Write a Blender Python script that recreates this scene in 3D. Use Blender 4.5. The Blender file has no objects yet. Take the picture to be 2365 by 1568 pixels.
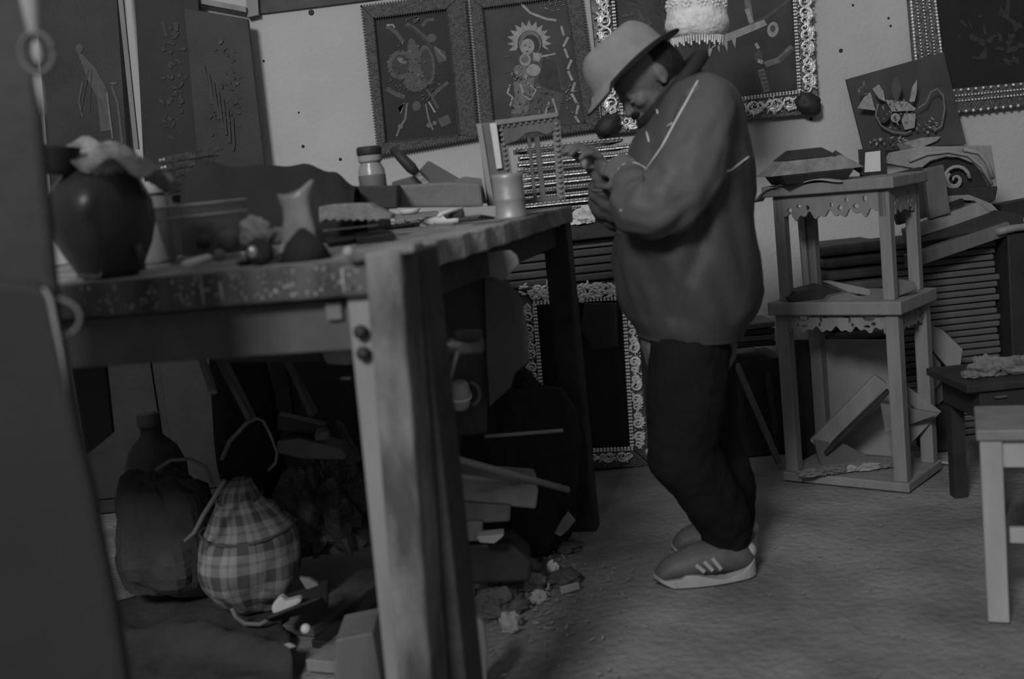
import bpy, bmesh, math, random
from mathutils import Vector, Matrix, noise
from mathutils.bvhtree import BVHTree
V = Vector; PI = math.pi
random.seed(7)
C = bpy.context.scene.collection
sc = bpy.context.scene

# ---------------------------------------------------------------- camera, light, exposure
FPX, EYE, PITCH, ROLL = 2600.0, V((0, 0, 1.1)), math.radians(8.2), math.radians(-6)
MR = Matrix.Rotation(PI/2-PITCH, 3, 'X') @ Matrix.Rotation(ROLL, 3, 'Z')
cam = bpy.data.cameras.new('camera'); co = bpy.data.objects.new('camera', cam); C.objects.link(co)
co.matrix_world = Matrix.Translation(EYE) @ MR.to_4x4()
cam.sensor_fit = 'HORIZONTAL'; cam.sensor_width = 36; cam.lens = 36*FPX/2365; cam.clip_start = .05
cam.dof.use_dof = True; cam.dof.focus_distance = 4.2; cam.dof.aperture_fstop = 2.6
sc.camera = co
w = bpy.data.worlds.new('world'); sc.world = w; w.use_nodes = True
w.node_tree.nodes['Background'].inputs[0].default_value = (1, 1, 1, 1)
w.node_tree.nodes['Background'].inputs[1].default_value = .25
def area(name, loc, target, sx, sy, power):
    l = bpy.data.lights.new(name, 'AREA'); l.shape = 'RECTANGLE'; l.size = sx; l.size_y = sy; l.energy = power
    o = bpy.data.objects.new(name, l); C.objects.link(o); o.location = loc
    o.rotation_euler = (V(target)-V(loc)).to_track_quat('-Z', 'Y').to_euler(); return o
area('doorway_daylight', (-2.05, -3.3, 4.4), (.4, 4.0, .8), 1.3, 1.2, 330)
sc.view_settings.view_transform = 'Standard'; sc.view_settings.look = 'None'
sc.view_settings.exposure = 0.0; sc.view_settings.gamma = 1; sc.view_settings.use_curve_mapping = False

# ---------------------------------------------------------------- helpers
def ray(x, y): return MR @ V(((x-1182.5)/FPX, -(y-784)/FPX, -1))
def P(x, y, Y): d = ray(x, y); return EYE + d*(Y/d.y)
def G(x, y, z=0): d = ray(x, y); return EYE + d*((z-EYE.z)/d.z)

MATS = {}
def mat(key, v, v2=None, sc_=8, rough=.75, metal=0, bump=.15, stretch=(1, 1, 1), detail=4, bscale=None, contrast=1, coat=0, spec=.3):
    if key in MATS: return MATS[key]
    m = bpy.data.materials.new(key); m.use_nodes = True; nt = m.node_tree; b = nt.nodes['Principled BSDF']
    b.inputs['Roughness'].default_value = rough; b.inputs['Metallic'].default_value = metal
    b.inputs['Specular IOR Level'].default_value = spec
    if coat: b.inputs['Coat Weight'].default_value = coat
    if v2 is None: v2 = v*.7
    tc = nt.nodes.new('ShaderNodeTexCoord'); mp = nt.nodes.new('ShaderNodeMapping'); mp.inputs['Scale'].default_value = stretch
    nt.links.new(tc.outputs['Object'], mp.inputs[0])
    n = nt.nodes.new('ShaderNodeTexNoise'); n.inputs['Scale'].default_value = sc_; n.inputs['Detail'].default_value = detail
    nt.links.new(mp.outputs[0], n.inputs['Vector'])
    r = nt.nodes.new('ShaderNodeValToRGB'); h = .22/contrast
    r.color_ramp.elements[0].position = max(.5-h, 0); r.color_ramp.elements[1].position = min(.5+h, 1)
    r.color_ramp.elements[0].color = (v2, v2, v2, 1); r.color_ramp.elements[1].color = (v, v, v, 1)
    nt.links.new(n.outputs['Fac'], r.inputs[0]); nt.links.new(r.outputs[0], b.inputs['Base Color'])
    if bump:
        n2 = nt.nodes.new('ShaderNodeTexNoise'); n2.inputs['Scale'].default_value = bscale or sc_*4; n2.inputs['Detail'].default_value = 5
        nt.links.new(mp.outputs[0], n2.inputs['Vector'])
        bp = nt.nodes.new('ShaderNodeBump'); bp.inputs['Strength'].default_value = bump; bp.inputs['Distance'].default_value = .01
        nt.links.new(n2.outputs['Fac'], bp.inputs['Height']); nt.links.new(bp.outputs[0], b.inputs['Normal'])
    MATS[key] = m; return m
def glassy(key, v, rough, alpha):
    m = mat(key, v, rough=rough, bump=0); b = m.node_tree.nodes['Principled BSDF']; b.inputs['Alpha'].default_value = alpha
    return m

class MB:
    def __init__(s): s.v = []; s.f = []; s.m = []; s.mi = 0
    def add(s, vs, fs):
        k = len(s.v); s.v += [V(q) for q in vs]; s.f += [[i+k for i in f] for f in fs]; s.m += [s.mi]*len(fs); return s
    def box(s, c, d, R=None):
        R = R or Matrix.Identity(3)
        vs = [V(c)+R @ V((x*d[0]/2, y*d[1]/2, z*d[2]/2)) for x in (-1, 1) for y in (-1, 1) for z in (-1, 1)]
        return s.add(vs, [(0, 1, 3, 2), (4, 6, 7, 5), (0, 4, 5, 1), (2, 3, 7, 6), (0, 2, 6, 4), (1, 5, 7, 3)])
    def beam(s, A, B, w, t, side=(0, 1, 0), w2=None):
        A, B = V(A), V(B); d = (B-A).normalized(); u = V(side); u = (u-d*u.dot(d)).normalized(); n = d.cross(u)
        w2 = w if w2 is None else w2
        vs = [A-n*w/2-u*t/2, A+n*w/2-u*t/2, A+n*w/2+u*t/2, A-n*w/2+u*t/2, B-n*w2/2-u*t/2, B+n*w2/2-u*t/2, B+n*w2/2+u*t/2, B-n*w2/2+u*t/2]
        return s.add(vs, [(0, 3, 2, 1), (4, 5, 6, 7), (0, 1, 5, 4), (1, 2, 6, 5), (2, 3, 7, 6), (3, 0, 4, 7)])
    def prism(s, poly, vec):
        n = len(poly); vs = [V(p) for p in poly]+[V(p)+V(vec) for p in poly]
        return s.add(vs, [list(range(n)), list(range(2*n-1, n-1, -1))]+[(i, i+n, (i+1) % n+n, (i+1) % n) for i in range(n)])
    def px(s, pts, Y, th, dx=0, dy=0):     # outline at depth Y (a number, or one per point), solid backwards by th
        ys = Y if isinstance(Y, (list, tuple)) else [Y]*len(pts)
        return s.prism([P(x+dx, y+dy, yy) for (x, y), yy in zip(pts, ys)], (0, th, 0))
    def tube(s, pts, r, n=8, flat=1):
        pts = [V(p) for p in pts]; N = len(pts); rs = r if isinstance(r, (list, tuple)) else [r]*N
        t0 = (pts[1]-pts[0]).normalized(); u = t0.orthogonal().normalized(); vs = []
        for i in range(N):
            t = (pts[min(i+1, N-1)]-pts[max(i-1, 0)])
            t = t.normalized() if t.length > 1e-9 else t0
            u = (u-t*u.dot(t)); u = u.normalized() if u.length > 1e-6 else t.orthogonal().normalized(); b = t.cross(u)
            vs += [pts[i]+(u*math.cos(2*PI*k/n)+b*math.sin(2*PI*k/n)*flat)*rs[i] for k in range(n)]
        fs = [(i*n+k, i*n+(k+1) % n, (i+1)*n+(k+1) % n, (i+1)*n+k) for i in range(N-1) for k in range(n)]
        return s.add(vs, fs+[list(range(n))[::-1], list(range((N-1)*n, N*n))])
    def lathe(s, prof, c, n=24, R=None):
        R = R or Matrix.Identity(3); c = V(c)
        vs = [c+R @ V((r*math.cos(2*PI*k/n), r*math.sin(2*PI*k/n), z)) for r, z in prof for k in range(n)]
        N = len(prof); fs = [(i*n+k, i*n+(k+1) % n, (i+1)*n+(k+1) % n, (i+1)*n+k) for i in range(N-1) for k in range(n)]
        return s.add(vs, fs+[list(range(n))[::-1], list(range((N-1)*n, N*n))])
    def ball(s, c, r, n=8, R=None, amp=0, fr=8, seed=0, flat=None):
        if not isinstance(r, (tuple, list, Vector)): r = (r, r, r)
        R = R or Matrix.Identity(3); c = V(c); vs = []; M = n; N = n*2
        def pt(d):
            k = 1 + (amp*noise.fractal(d*fr/4+V((seed, seed*2, 0)), 1, 2, 4) if amp else 0)
            q = R @ V((d.x*r[0]*k, d.y*r[1]*k, d.z*r[2]*k))+c
            if flat is not None and q.z < flat: q.z = flat+(q.z-flat)*.02
            return q
        vs.append(pt(V((0, 0, 1))))
        for i in range(1, M):
            a = PI*i/M; vs += [pt(V((math.sin(a)*math.cos(2*PI*k/N), math.sin(a)*math.sin(2*PI*k/N), math.cos(a)))) for k in range(N)]
        vs.append(pt(V((0, 0, -1)))); L = len(vs)-1
        fs = [(0, 1+k, 1+(k+1) % N) for k in range(N)]+[(L, L-N+(k+1) % N, L-N+k) for k in range(N)]
        fs += [(1+i*N+k, 1+(i+1)*N+k, 1+(i+1)*N+(k+1) % N, 1+i*N+(k+1) % N) for i in range(M-2) for k in range(N)]
        return s.add(vs, fs)
    def sheet(s, fn, nu, nv, th=.003):     # thin sheet with real thickness
        g = [[V(fn(i/nu, j/nv)) for j in range(nv+1)] for i in range(nu+1)]; top = []; bot = []
        for i in range(nu+1):
            for j in range(nv+1):
                a = g[min(i+1, nu)][j]-g[max(i-1, 0)][j]; b = g[i][min(j+1, nv)]-g[i][max(j-1, 0)]; n = a.cross(b)
                n = n.normalized() if n.length > 1e-12 else V((0, 0, 1)); top.append(g[i][j]+n*th/2); bot.append(g[i][j]-n*th/2)
        W = nv+1; L = len(top); q = lambda i, j: i*W+j
        fs = [(q(i, j), q(i+1, j), q(i+1, j+1), q(i, j+1)) for i in range(nu) for j in range(nv)]
        fs += [tuple(L+k for k in f[::-1]) for f in fs]
        ed = [(q(i, 0), q(i+1, 0)) for i in range(nu)]+[(q(nu, j), q(nu, j+1)) for j in range(nv)]
        ed += [(q(i+1, nv), q(i, nv)) for i in range(nu)]+[(q(0, j+1), q(0, j)) for j in range(nv)]
        return s.add(top+bot, fs+[(b, a, a+L, b+L) for a, b in ed])
    def build(s, name, mats, parent=None, smooth=False, bevel=0, **props):
        vs = s.v; lo = [min(v[i] for v in vs) for i in range(3)]; hi = [max(v[i] for v in vs) for i in range(3)]
        o3 = V(((lo[0]+hi[0])/2, (lo[1]+hi[1])/2, lo[2])); me = bpy.data.meshes.new(name)
        me.from_pydata([v-o3 for v in vs], [], s.f)
        mats = mats if isinstance(mats, (list, tuple)) else [mats]
        for m in mats: me.materials.append(m)
        for p, i in zip(me.polygons, s.m): p.material_index = min(i, len(mats)-1)
        bm = bmesh.new(); bm.from_mesh(me); bmesh.ops.recalc_face_normals(bm, faces=bm.faces); bm.to_mesh(me); bm.free()
        if smooth: me.shade_smooth()
        o = bpy.data.objects.new(name, me); C.objects.link(o)
        if bevel:
            b = o.modifiers.new('bevel', 'BEVEL'); b.width = bevel; b.segments = 2; b.limit_method = 'ANGLE'
        if parent is not None: o.parent = parent; o.location = o3-V(parent.get('world_loc', parent.location))
        else: o.location = o3
        o['world_loc'] = tuple(o3)
        for k, v in props.items(): o[k] = v
        return o
def thing(name, label, cat, loc=(0, 0, 0), group=None):
    o = bpy.data.objects.new(name, None); C.objects.link(o); o.location = loc; o.empty_display_size = .05
    o['label'] = label; o['category'] = cat; o['world_loc'] = tuple(loc)
    if group: o['group'] = group
    return o
def dup(root, d, label=None):
    r = root.copy(); C.objects.link(r); r.location = root.location+V(d)
    if label: r['label'] = label
    for ch in root.children:
        c = ch.copy(); C.objects.link(c); c.parent = r
        for g in ch.children: k = g.copy(); C.objects.link(k); k.parent = c
    return r
def L(label, cat, group=None):
    d = dict(label=label, category=cat)
    if group: d['group'] = group
    return d
def ztable(z): return z

# ---------------------------------------------------------------- materials (the photograph is black and white: greys only)
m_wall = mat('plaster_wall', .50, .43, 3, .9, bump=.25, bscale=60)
m_floor = mat('earth_floor', .25, .11, 3.5, .95, bump=.9, bscale=40, detail=8)
m_beam = mat('beam_paint', .10, .06, 10, .8)
m_wood = mat('pale_wood', .25, .17, 14, .6, stretch=(1, 1, .25))
m_woodm = mat('mid_wood', .14, .08, 14, .6, stretch=(1, 1, .3))
m_woodd = mat('dark_wood', .035, .02, 12, .55)
m_bench = mat('bench_paint', .18, .06, 13, .7, bump=.6, contrast=2.2, stretch=(1, 1, .35), detail=7)
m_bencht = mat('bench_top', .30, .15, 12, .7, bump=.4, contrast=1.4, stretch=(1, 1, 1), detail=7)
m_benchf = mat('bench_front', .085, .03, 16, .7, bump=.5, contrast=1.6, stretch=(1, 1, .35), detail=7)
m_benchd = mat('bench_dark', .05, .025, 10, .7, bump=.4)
m_shelf = mat('shelf_wood', .22, .17, 25, .65, stretch=(1, 1, .2))
m_frame = mat('frame_carved', .16, .06, 120, .5, bump=.8, bscale=260)
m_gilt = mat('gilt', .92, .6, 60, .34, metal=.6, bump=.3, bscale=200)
m_giltb = mat('gilt_highlit', .95, .75, 60, .4, metal=.2, bump=.3, bscale=200)  # paler, less metallic gilt: highlights of the floor frame put into the colour
m_giltd = mat('gilt_dark', .20, .08, 60, .35, metal=.7, bump=.4, bscale=200)  # dark silvery base under the carving of the frames
m_black = mat('black_cloth', .022, .015, 6, .9, bump=.3)
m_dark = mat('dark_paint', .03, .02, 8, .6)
m_white = mat('white_paper', .62, .52, 8, .8)
m_card = mat('card', .30, .24, 8, .85)
m_grey = mat('grey_stuff', .17, .12, 8, .8)
m_steel = mat('worn_steel', .30, .15, 20, .35, metal=.8)
m_cloth = mat('grey_cloth', .10, .05, 9, .95, bump=.5, contrast=1.4)
m_canv = mat('dark_canvas', .036, .018, 5, .55, detail=8, contrast=1.3, bump=.1, bscale=150)
m_canv2 = mat('dark_canvas_b', .022, .014, 7, .6, detail=8, bump=.1)
m_canv3 = mat('mid_canvas', .065, .035, 7, .6, detail=8, bump=.1)
P_ = [mat('paint_%d' % i, v, v*.6, 45, .6, bump=.15, bscale=200) for i, v in enumerate((.05, .10, .19, .36, .5))]
# ---------------------------------------------------------------- the room
m_walld = mat('dark_plaster', .16, .12, 3, .9, bump=.25, bscale=60)  # for the unseen side walls, darkened to cut fill light from the sides
def struct(name, mb, m, **k): return mb.build(name, m, kind='structure', **k)
nz = lambda x, y, s=1: noise.fractal(V((x*s, y*s, 3.1)), 1, 2, 5)
f = MB(); NX, NY = 90, 90
f.add([(-3.0+5.7*i/NX, -1.2+5.9*j/NY, .005*nz(-3.0+5.7*i/NX, -1.2+5.9*j/NY, 2.5)-.004) for i in range(NX+1) for j in range(NY+1)],
      [(i*(NY+1)+j, (i+1)*(NY+1)+j, (i+1)*(NY+1)+j+1, i*(NY+1)+j+1) for i in range(NX) for j in range(NY)])
fl = struct('floor', f, m_floor, smooth=True)
wb = struct('wall_back', MB().box((-.15, 4.66, 1.4), (5.8, .12, 2.9)), m_wall)
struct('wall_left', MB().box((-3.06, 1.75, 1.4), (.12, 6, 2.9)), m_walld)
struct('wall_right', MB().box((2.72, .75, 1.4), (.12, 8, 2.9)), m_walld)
# dark painted band and a pale batten at the top of the back wall
struct('trim_1', MB().px([(585, -160), (1120, -230), (1140, -38), (840, 2), (590, 33)], 4.585, .05), m_beam)
struct('trim_2', MB().px([(556, -180), (586, -182), (597, 34), (571, 40)], 4.56, .05), m_wood)
struct('trim_3', MB().px([(300, -30), (440, 4), (568, 28), (568, 16), (445, -8), (300, -45)], 4.54, .04), m_wood)
# nail holes and marks in the plaster
marks = MB()
for x, y, r in [(719, 29, 7), (1942, 117, 5), (786, 368, 4), (609, 141, 3), (1873, 275, 4), (2052, 42, 3), (1057+1000, 60, 3), (1970, 12, 3), (690, 260, 2.5), (700, 338, 4)]:
    marks.ball(P(x, y, 4.6), (r*.0017, .003, r*.0017), 6)
marks.build('nail_holes', m_dark, wb, kind='stuff')

# ---------------------------------------------------------------- frames
def lerp(a, b, t): return V(a)*(1-t)+V(b)*t
def rails(root, o4, i4, Y, th, m, lip=None):
    for k in range(4):
        a, b = k, (k+1) % 4
        MB().px([o4[a], o4[b], i4[b], i4[a]], Y, th).build('frame_rail', m, root, bevel=.004)
def teeth(root, A, B, step, size, m, Y, name='carved_edge', shape='box', jit=0):
    mb = MB(); pa, pb = P(*A, Y), P(*B, Y); n = max(2, int((pb-pa).length/step)); d = (pb-pa).normalized()
    for i in range(n+1):
        c = pa+(pb-pa)*(i/n)
        if shape == 'box': mb.beam(c-d*size*.32, c+d*size*.32, size, size)
        else: mb.ball(c, (size*.55, size*.6, size*.55), 5)
    return mb
def scroll(mb, c, ux, uz, R, turns=1.4, a0=0, sgn=1, r=.0035, y=0, n=20):
    pts = []
    for i in range(n+1):
        t = i/n; a = a0+sgn*2*PI*turns*t; rr = R*(1-.82*t)
        pts.append(V(c)+V(ux)*math.cos(a)*rr+V(uz)*math.sin(a)*rr+V((0, -.004*t-y, 0)))
    mb.tube(pts, [r*(1.25-.6*i/n) for i in range(n+1)], 6)
def leaf(mb, c, d, l, w, th=.008):
    d = V(d).normalized(); n = V((0, -1, 0)); s = d.cross(n)
    R = Matrix((d, s, n)).transposed(); mb.ball(V(c)+d*l/2, (l/2, w/2, th), 5, R)
def gilt_rail(root, A, B, width_in, side, Y, m, unit=.068, seed=1, wide=True):
    """carved scroll band between bead line (A..B) and the outside (side = +-1 across)"""
    rd = random.Random(seed); pa, pb = P(*A, Y), P(*B, Y); d = (pb-pa).normalized(); s = V((d.z, 0, -d.x))*side
    Ln = (pb-pa).length; n = max(1, round(Ln/unit)); u = Ln/n; mb = MB(); W = width_in
    for i in range(n):
        c = pa+d*u*(i+.5); f = 1 if i % 2 else -1
        scroll(mb, c+s*W*.50-d*u*.12*f, d*f, s, W*.40, 1.5, PI*.2, 1, .0052, .004)
        scroll(mb, c+s*W*.42+d*u*.30*f, d*f, -s, W*.24, 1.3, 0, -1, .0045, .004)
        for k in range(11):
            a = rd.uniform(0, 2*PI); leaf(mb, c+s*W*(.5+.25*math.sin(a))+d*u*.35*math.cos(a)-V((0, .006, 0)), d*math.cos(a*1.7)+s*math.sin(a*1.7), rd.uniform(.2, .42)*W, W*.10, .007)
        for k in range(12): mb.ball(c+s*W*rd.uniform(.1, .95)+d*u*rd.uniform(-.5, .5)-V((0, .006, 0)), rd.uniform(.0025, .005), 4)
        if wide: leaf(mb, c+s*W*.72-d*u*.45, d, u*.9, W*.34, .010)
    return mb.build('carved_scrollwork', m, root, smooth=True, kind='stuff')
def bead_rail(root, A, B, Y, size, m, step=None, rows=1, gap=0, name='bead_row'):
    pa, pb = P(*A, Y), P(*B, Y); d = (pb-pa).normalized(); s = V((d.z, 0, -d.x)); mb = MB(); step = step or size*1.15
    for r in range(rows):
        n = int((pb-pa).length/step)
        for i in range(n+1): mb.ball(pa+d*step*i+s*gap*(r-(rows-1)/2), (size/2, size/2, size/2), 4)
    return mb.build(name, m, root, smooth=True, kind='stuff')
def paint(root, shapes, Y, name='painted_motif'):
    """flat painted shapes on a canvas: list of (tone, kind, data)"""
    mb = MB(); k = 0
    for tone, kind, q in shapes:
        mb.mi = tone; yy = Y-.00006*k-.0012; k += 1
        if kind == 'poly': mb.px(q, yy, .0005)
        elif kind == 'ell':
            cx, cy, rx, ry, a = q; a = math.radians(a)
            mb.px([(cx+rx*math.cos(t)*math.cos(a)-ry*math.sin(t)*math.sin(a), cy+rx*math.cos(t)*math.sin(a)+ry*math.sin(t)*math.cos(a)) for t in [2*PI*i/20 for i in range(20)]], yy, .0005)
        elif kind == 'line':
            pts, wd = q[:-1], q[-1]
            L_, R_ = [], []
            for i, p in enumerate(pts):
                a = pts[max(i-1, 0)]; b = pts[min(i+1, len(pts)-1)]; dx, dy = b[0]-a[0], b[1]-a[1]; l = math.hypot(dx, dy) or 1
                L_.append((p[0]-dy/l*wd/2, p[1]+dx/l*wd/2)); R_.append((p[0]+dy/l*wd/2, p[1]-dx/l*wd/2))
            mb.px(L_+R_[::-1], yy, .0005)
    return mb.build(name, P_, root, kind='stuff')
def dabs(cx, cy, rx, ry, n, tones, seed, s0=3, s1=8, yb=0):
    rd = random.Random(seed); out = []
    for i in range(n):
        a = rd.uniform(0, 2*PI); r = math.sqrt(rd.random()); px_, py_, A_, B_, th = cx+rx*r*math.cos(a), cy+ry*r*math.sin(a), rd.uniform(s0, s1), rd.uniform(s0*.3, s1*.5), rd.uniform(0, PI)
        pl = []
        for j in range(9):
            t = 2*PI*j/9; k = rd.uniform(.45, 1.25); ex, ey = A_*k*math.cos(t), B_*k*math.sin(t); pl.append((px_+ex*math.cos(th)-ey*math.sin(th), py_+ex*math.sin(th)+ey*math.cos(th)))
        out.append((rd.choice(tones), 'poly', pl))
    return out

# picture with a trophy of instruments
fr = thing('picture_frame', 'carved wooden picture frame on the wall with a dark painting of instruments and ribbons', 'picture', tuple(P(990, 340, 4.56)))
o4 = [(835, 15), (1072, -18), (1103, 318), (874, 358)]; i4 = [(863, 42), (1031, 20), (1061, 312), (890, 328)]
rails(fr, o4, i4, 4.56, .04, m_frame)
MB().px([(858, 35), (1036, 12), (1066, 318), (884, 334)], 4.575, .02).build('canvas', m_canv2, fr)
mb = MB()
for k in range(4):
    t_ = teeth(fr, o4[k], o4[(k+1) % 4], .011, .009, m_frame, 4.565); mb.add(t_.v, t_.f)
    t_ = teeth(fr, i4[k], i4[(k+1) % 4], .009, .006, m_frame, 4.558); mb.add(t_.v, t_.f)
mb.build('carved_edge', m_frame, fr, kind='stuff')
sh = [(1, 'line', [(893, 60), (915, 75), (932, 98), 9]), (3, 'line', [(893, 58), (907, 57), (912, 64), 4]), (1, 'line', [(975, 60), (985, 47), (1003, 44), 8]),
      (1, 'line', [(938, 55), (960, 68), (990, 95), 10]), (0, 'line', [(945, 60), (990, 100), (1020, 150), 6]),
      (1, 'ell', (925, 150, 30, 34, 10)), (0, 'ell', (925, 150, 20, 24, 10)), (2, 'ell', (928, 140, 12, 6, 30)), (1, 'ell', (956, 130, 14, 42, -10)),
      (1, 'ell', (985, 150, 20, 46, -6)), (0, 'ell', (985, 150, 14, 38, -6)), (1, 'ell', (960, 190, 26, 22, 0)),
      (1, 'poly', [(1000, 105), (1028, 120), (1032, 140), (1012, 145)]), (2, 'line', [(1004, 108), (1030, 136), 4]),
      (1, 'ell', (997, 88, 12, 10, 0)), (1, 'line', [(893, 205), (915, 218), (935, 225), 10]), (1, 'line', [(1035, 190), (1010, 210), (995, 225), 9]),
      (1, 'line', [(965, 150), (985, 205), (1012, 250), 6]), (3, 'line', [(933, 238), (925, 262), (921, 248), 3]), (2, 'line', [(940, 238), (936, 275), (923, 295), (916, 314), 5]),
      (2, 'line', [(983, 240), (990, 275), (1000, 300), 4]), (3, 'line', [(990, 235), (1005, 260), 4]), (1, 'poly', [(1010, 275), (1035, 264), (1043, 284), (1020, 294)]),
      (2, 'ell', (925, 292, 6, 6, 0)), (2, 'ell', (992, 289, 7, 6, 0)), (2, 'ell', (1004, 284, 5, 5, 0)), (1, 'ell', (962, 245, 10, 12, 0))]
sh += dabs(940, 160, 48, 66, 60, [0, 1, 1, 2], 3, 2, 6) + dabs(985, 200, 30, 40, 25, [0, 1, 2], 5, 2, 5) + dabs(955, 45, 20, 8, 7, [1, 2], 6, 3, 5)
paint(fr, sh, 4.575)

# picture with a haloed mother and child
fr = thing('picture_frame', 'carved wooden picture frame on the wall with a painting of a haloed mother and child', 'picture', tuple(P(1240, 320, 4.56)))
o4 = [(1084, -15), (1335, -52), (1384, 296), (1116, 335)]; i4 = [(1114, 18), (1306, -8), (1350, 282), (1142, 305)]
rails(fr, o4, i4, 4.56, .04, m_frame)
MB().px([(1110, 12), (1310, -14), (1355, 288), (1138, 310)], 4.575, .02).build('canvas', m_canv3, fr)
mb = MB()
for k in range(4):
    t_ = teeth(fr, o4[k], o4[(k+1) % 4], .011, .009, m_frame, 4.565); mb.add(t_.v, t_.f)
    t_ = teeth(fr, i4[k], i4[(k+1) % 4], .009, .006, m_frame, 4.558); mb.add(t_.v, t_.f)
mb.build('carved_edge', m_frame, fr, kind='stuff')
sun = []
for i in range(26):
    a = math.radians(-215+i*9.6); r = 52 if i % 2 else 38; sun.append((1222+r*math.cos(a), 96+r*math.sin(a)*.95))
sun += [(1222+25*math.cos(math.radians(a)), 96+25*math.sin(math.radians(a))) for a in (20, -20, -90, -160, -200)]
sh = [(3, 'poly', sun), (0, 'ell', (1224, 102, 29, 32, 0)), (2, 'ell', (1224, 100, 26, 29, 0)), (0, 'ell', (1226, 104, 20, 24, 0)),
      (1, 'poly', [(1195, 130), (1250, 120), (1290, 150), (1300, 220), (1290, 270), (1180, 275), (1185, 230), (1205, 190)]),
      (0, 'poly', [(1255, 130), (1285, 145), (1298, 215), (1262, 205), (1240, 190), (1250, 160)]),
      (3, 'ell', (1218, 108, 16, 19, 15)), (1, 'line', [(1211, 104), (1216, 105), 3]), (1, 'line', [(1221, 108), (1226, 110), 3]), (1, 'line', [(1214, 118), (1220, 119), 3]),
      (3, 'ell', (1213, 138, 13, 15, 0)), (2, 'ell', (1212, 136, 9, 10, 0)), (1, 'line', [(1208, 135), (1212, 136), 2]),
      (3, 'poly', [(1230, 120), (1252, 125), (1245, 143), (1232, 140)]), (3, 'line', [(1248, 131), (1283, 124), 4]),
      (2, 'ell', (1205, 165, 20, 14, 25)), (3, 'ell', (1232, 162, 16, 14, 0)), (2, 'poly', [(1185, 190), (1235, 178), (1230, 215), (1215, 265), (1180, 262), (1190, 222)]),
      (3, 'line', [(1202, 195), (1210, 220), (1224, 230), 5]), (3, 'line', [(1224, 196), (1238, 208), (1224, 232), 4]),
      (3, 'line', [(1178, 195), (1172, 215), (1184, 225), (1178, 245), 5]), (3, 'line', [(1268, 235), (1258, 268), 5]), (3, 'line', [(1276, 228), (1288, 266), 5]),
      (3, 'line', [(1203, 8), (1225, 30), (1262, 44), (1285, 47), 6])]
for i in range(9): sh.append((3, 'line', [(1296+(i % 2)*12+i*4, 60+i*26), (1302-(i % 2)*6+i*5, 82+i*26), 6]))
for i in range(6): sh.append((1, 'line', [(1160+i*2, 100+i*34), (1185, 96+i*34), 2]))
sh += dabs(1275, 12, 30, 14, 26, [2, 3], 8, 2, 3.5) + dabs(1230, 235, 50, 35, 40, [1, 2, 0], 9, 3, 7) + dabs(1210, 175, 30, 20, 20, [3, 2], 10, 2, 5) + dabs(1315, 230, 22, 50, 14, [2, 3], 12, 2, 5)
paint(fr, sh, 4.575)

# large ornate gilt frame behind the man
fr = thing('picture_frame', 'large ornate gilt scrollwork frame on the wall behind the man, dark saint painting with candles', 'picture', tuple(P(1640, 280, 4.55)))
o4 = [(1334, -300), (1850, -360), (1893, 262), (1394, 312)]; i4 = [(1386, -250), (1808, -300), (1846, 212), (1436, 262)]
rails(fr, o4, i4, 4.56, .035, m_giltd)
MB().px([(1380, -256), (1812, -306), (1850, 218), (1432, 268)], 4.58, .015).build('canvas', m_canv3, fr)
W = .075
for k, sd, wd in ((1, 1, W), (2, 1, W), (3, 1, W)):
    A, B = i4[k], i4[(k+1) % 4]
    if k == 1: A = (1834, -20)
    if k == 3: B = (1414, -20)
    gilt_rail(fr, A, B, wd, -1, 4.555, m_gilt, seed=k+3)
    bead_rail(fr, A, B, 4.548, .011, m_gilt, rows=2, gap=.007)
for cx, cy, a in ((1868, 240, 25), (1405, 290, -30)):
    R = Matrix.Rotation(math.radians(a), 3, 'Y'); MB().ball(P(cx, cy, 4.54), (.056, .028, .040), 12, R, .25, 5, seed=int(cx)).build('corner_leaf', m_woodd, fr, smooth=True)
sh = [(2, 'line', [(1722, -20), (1735, 52), 14]), (3, 'line', [(1724, 20), (1737, 55), 10]),
      (1, 'line', [(1836, -10), (1770, 40), (1700, 78), 8]), (3, 'poly', [(1640, 92), (1765, 45), (1772, 58), (1700, 88), (1698, 112), (1690, 92), (1680, 96), (1680, 120), (1672, 100), (1662, 104), (1662, 122), (1655, 106), (1646, 110), (1640, 130), (1634, 128)]),
      (3, 'ell', (1785, 68, 13, 18, 10)), (1, 'ell', (1785, 66, 6, 8, 0)), (2, 'line', [(1765, 150), (1800, 138), (1830, 108), 14]), (1, 'line', [(1800, 140), (1838, 110), 8]),
      (1, 'ell', (1752, 130, 10, 14, 0)), (0, 'ell', (1760, 156, 10, 10, 0)), (2, 'line', [(1757, 160), (1772, 212), 16]), (3, 'line', [(1745, 100), (1752, 112), 8]), (3, 'line', [(1750, 140), (1762, 144), 9])]
for i in range(5): sh.append((1, 'line', [(1752+i*3.5, 168+i*9), (1766+i*3.5, 166+i*9), 3]))
sh += dabs(1500, 20, 60, 60, 25, [0, 1], 14, 5, 14)
paint(fr, sh, 4.58)

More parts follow.
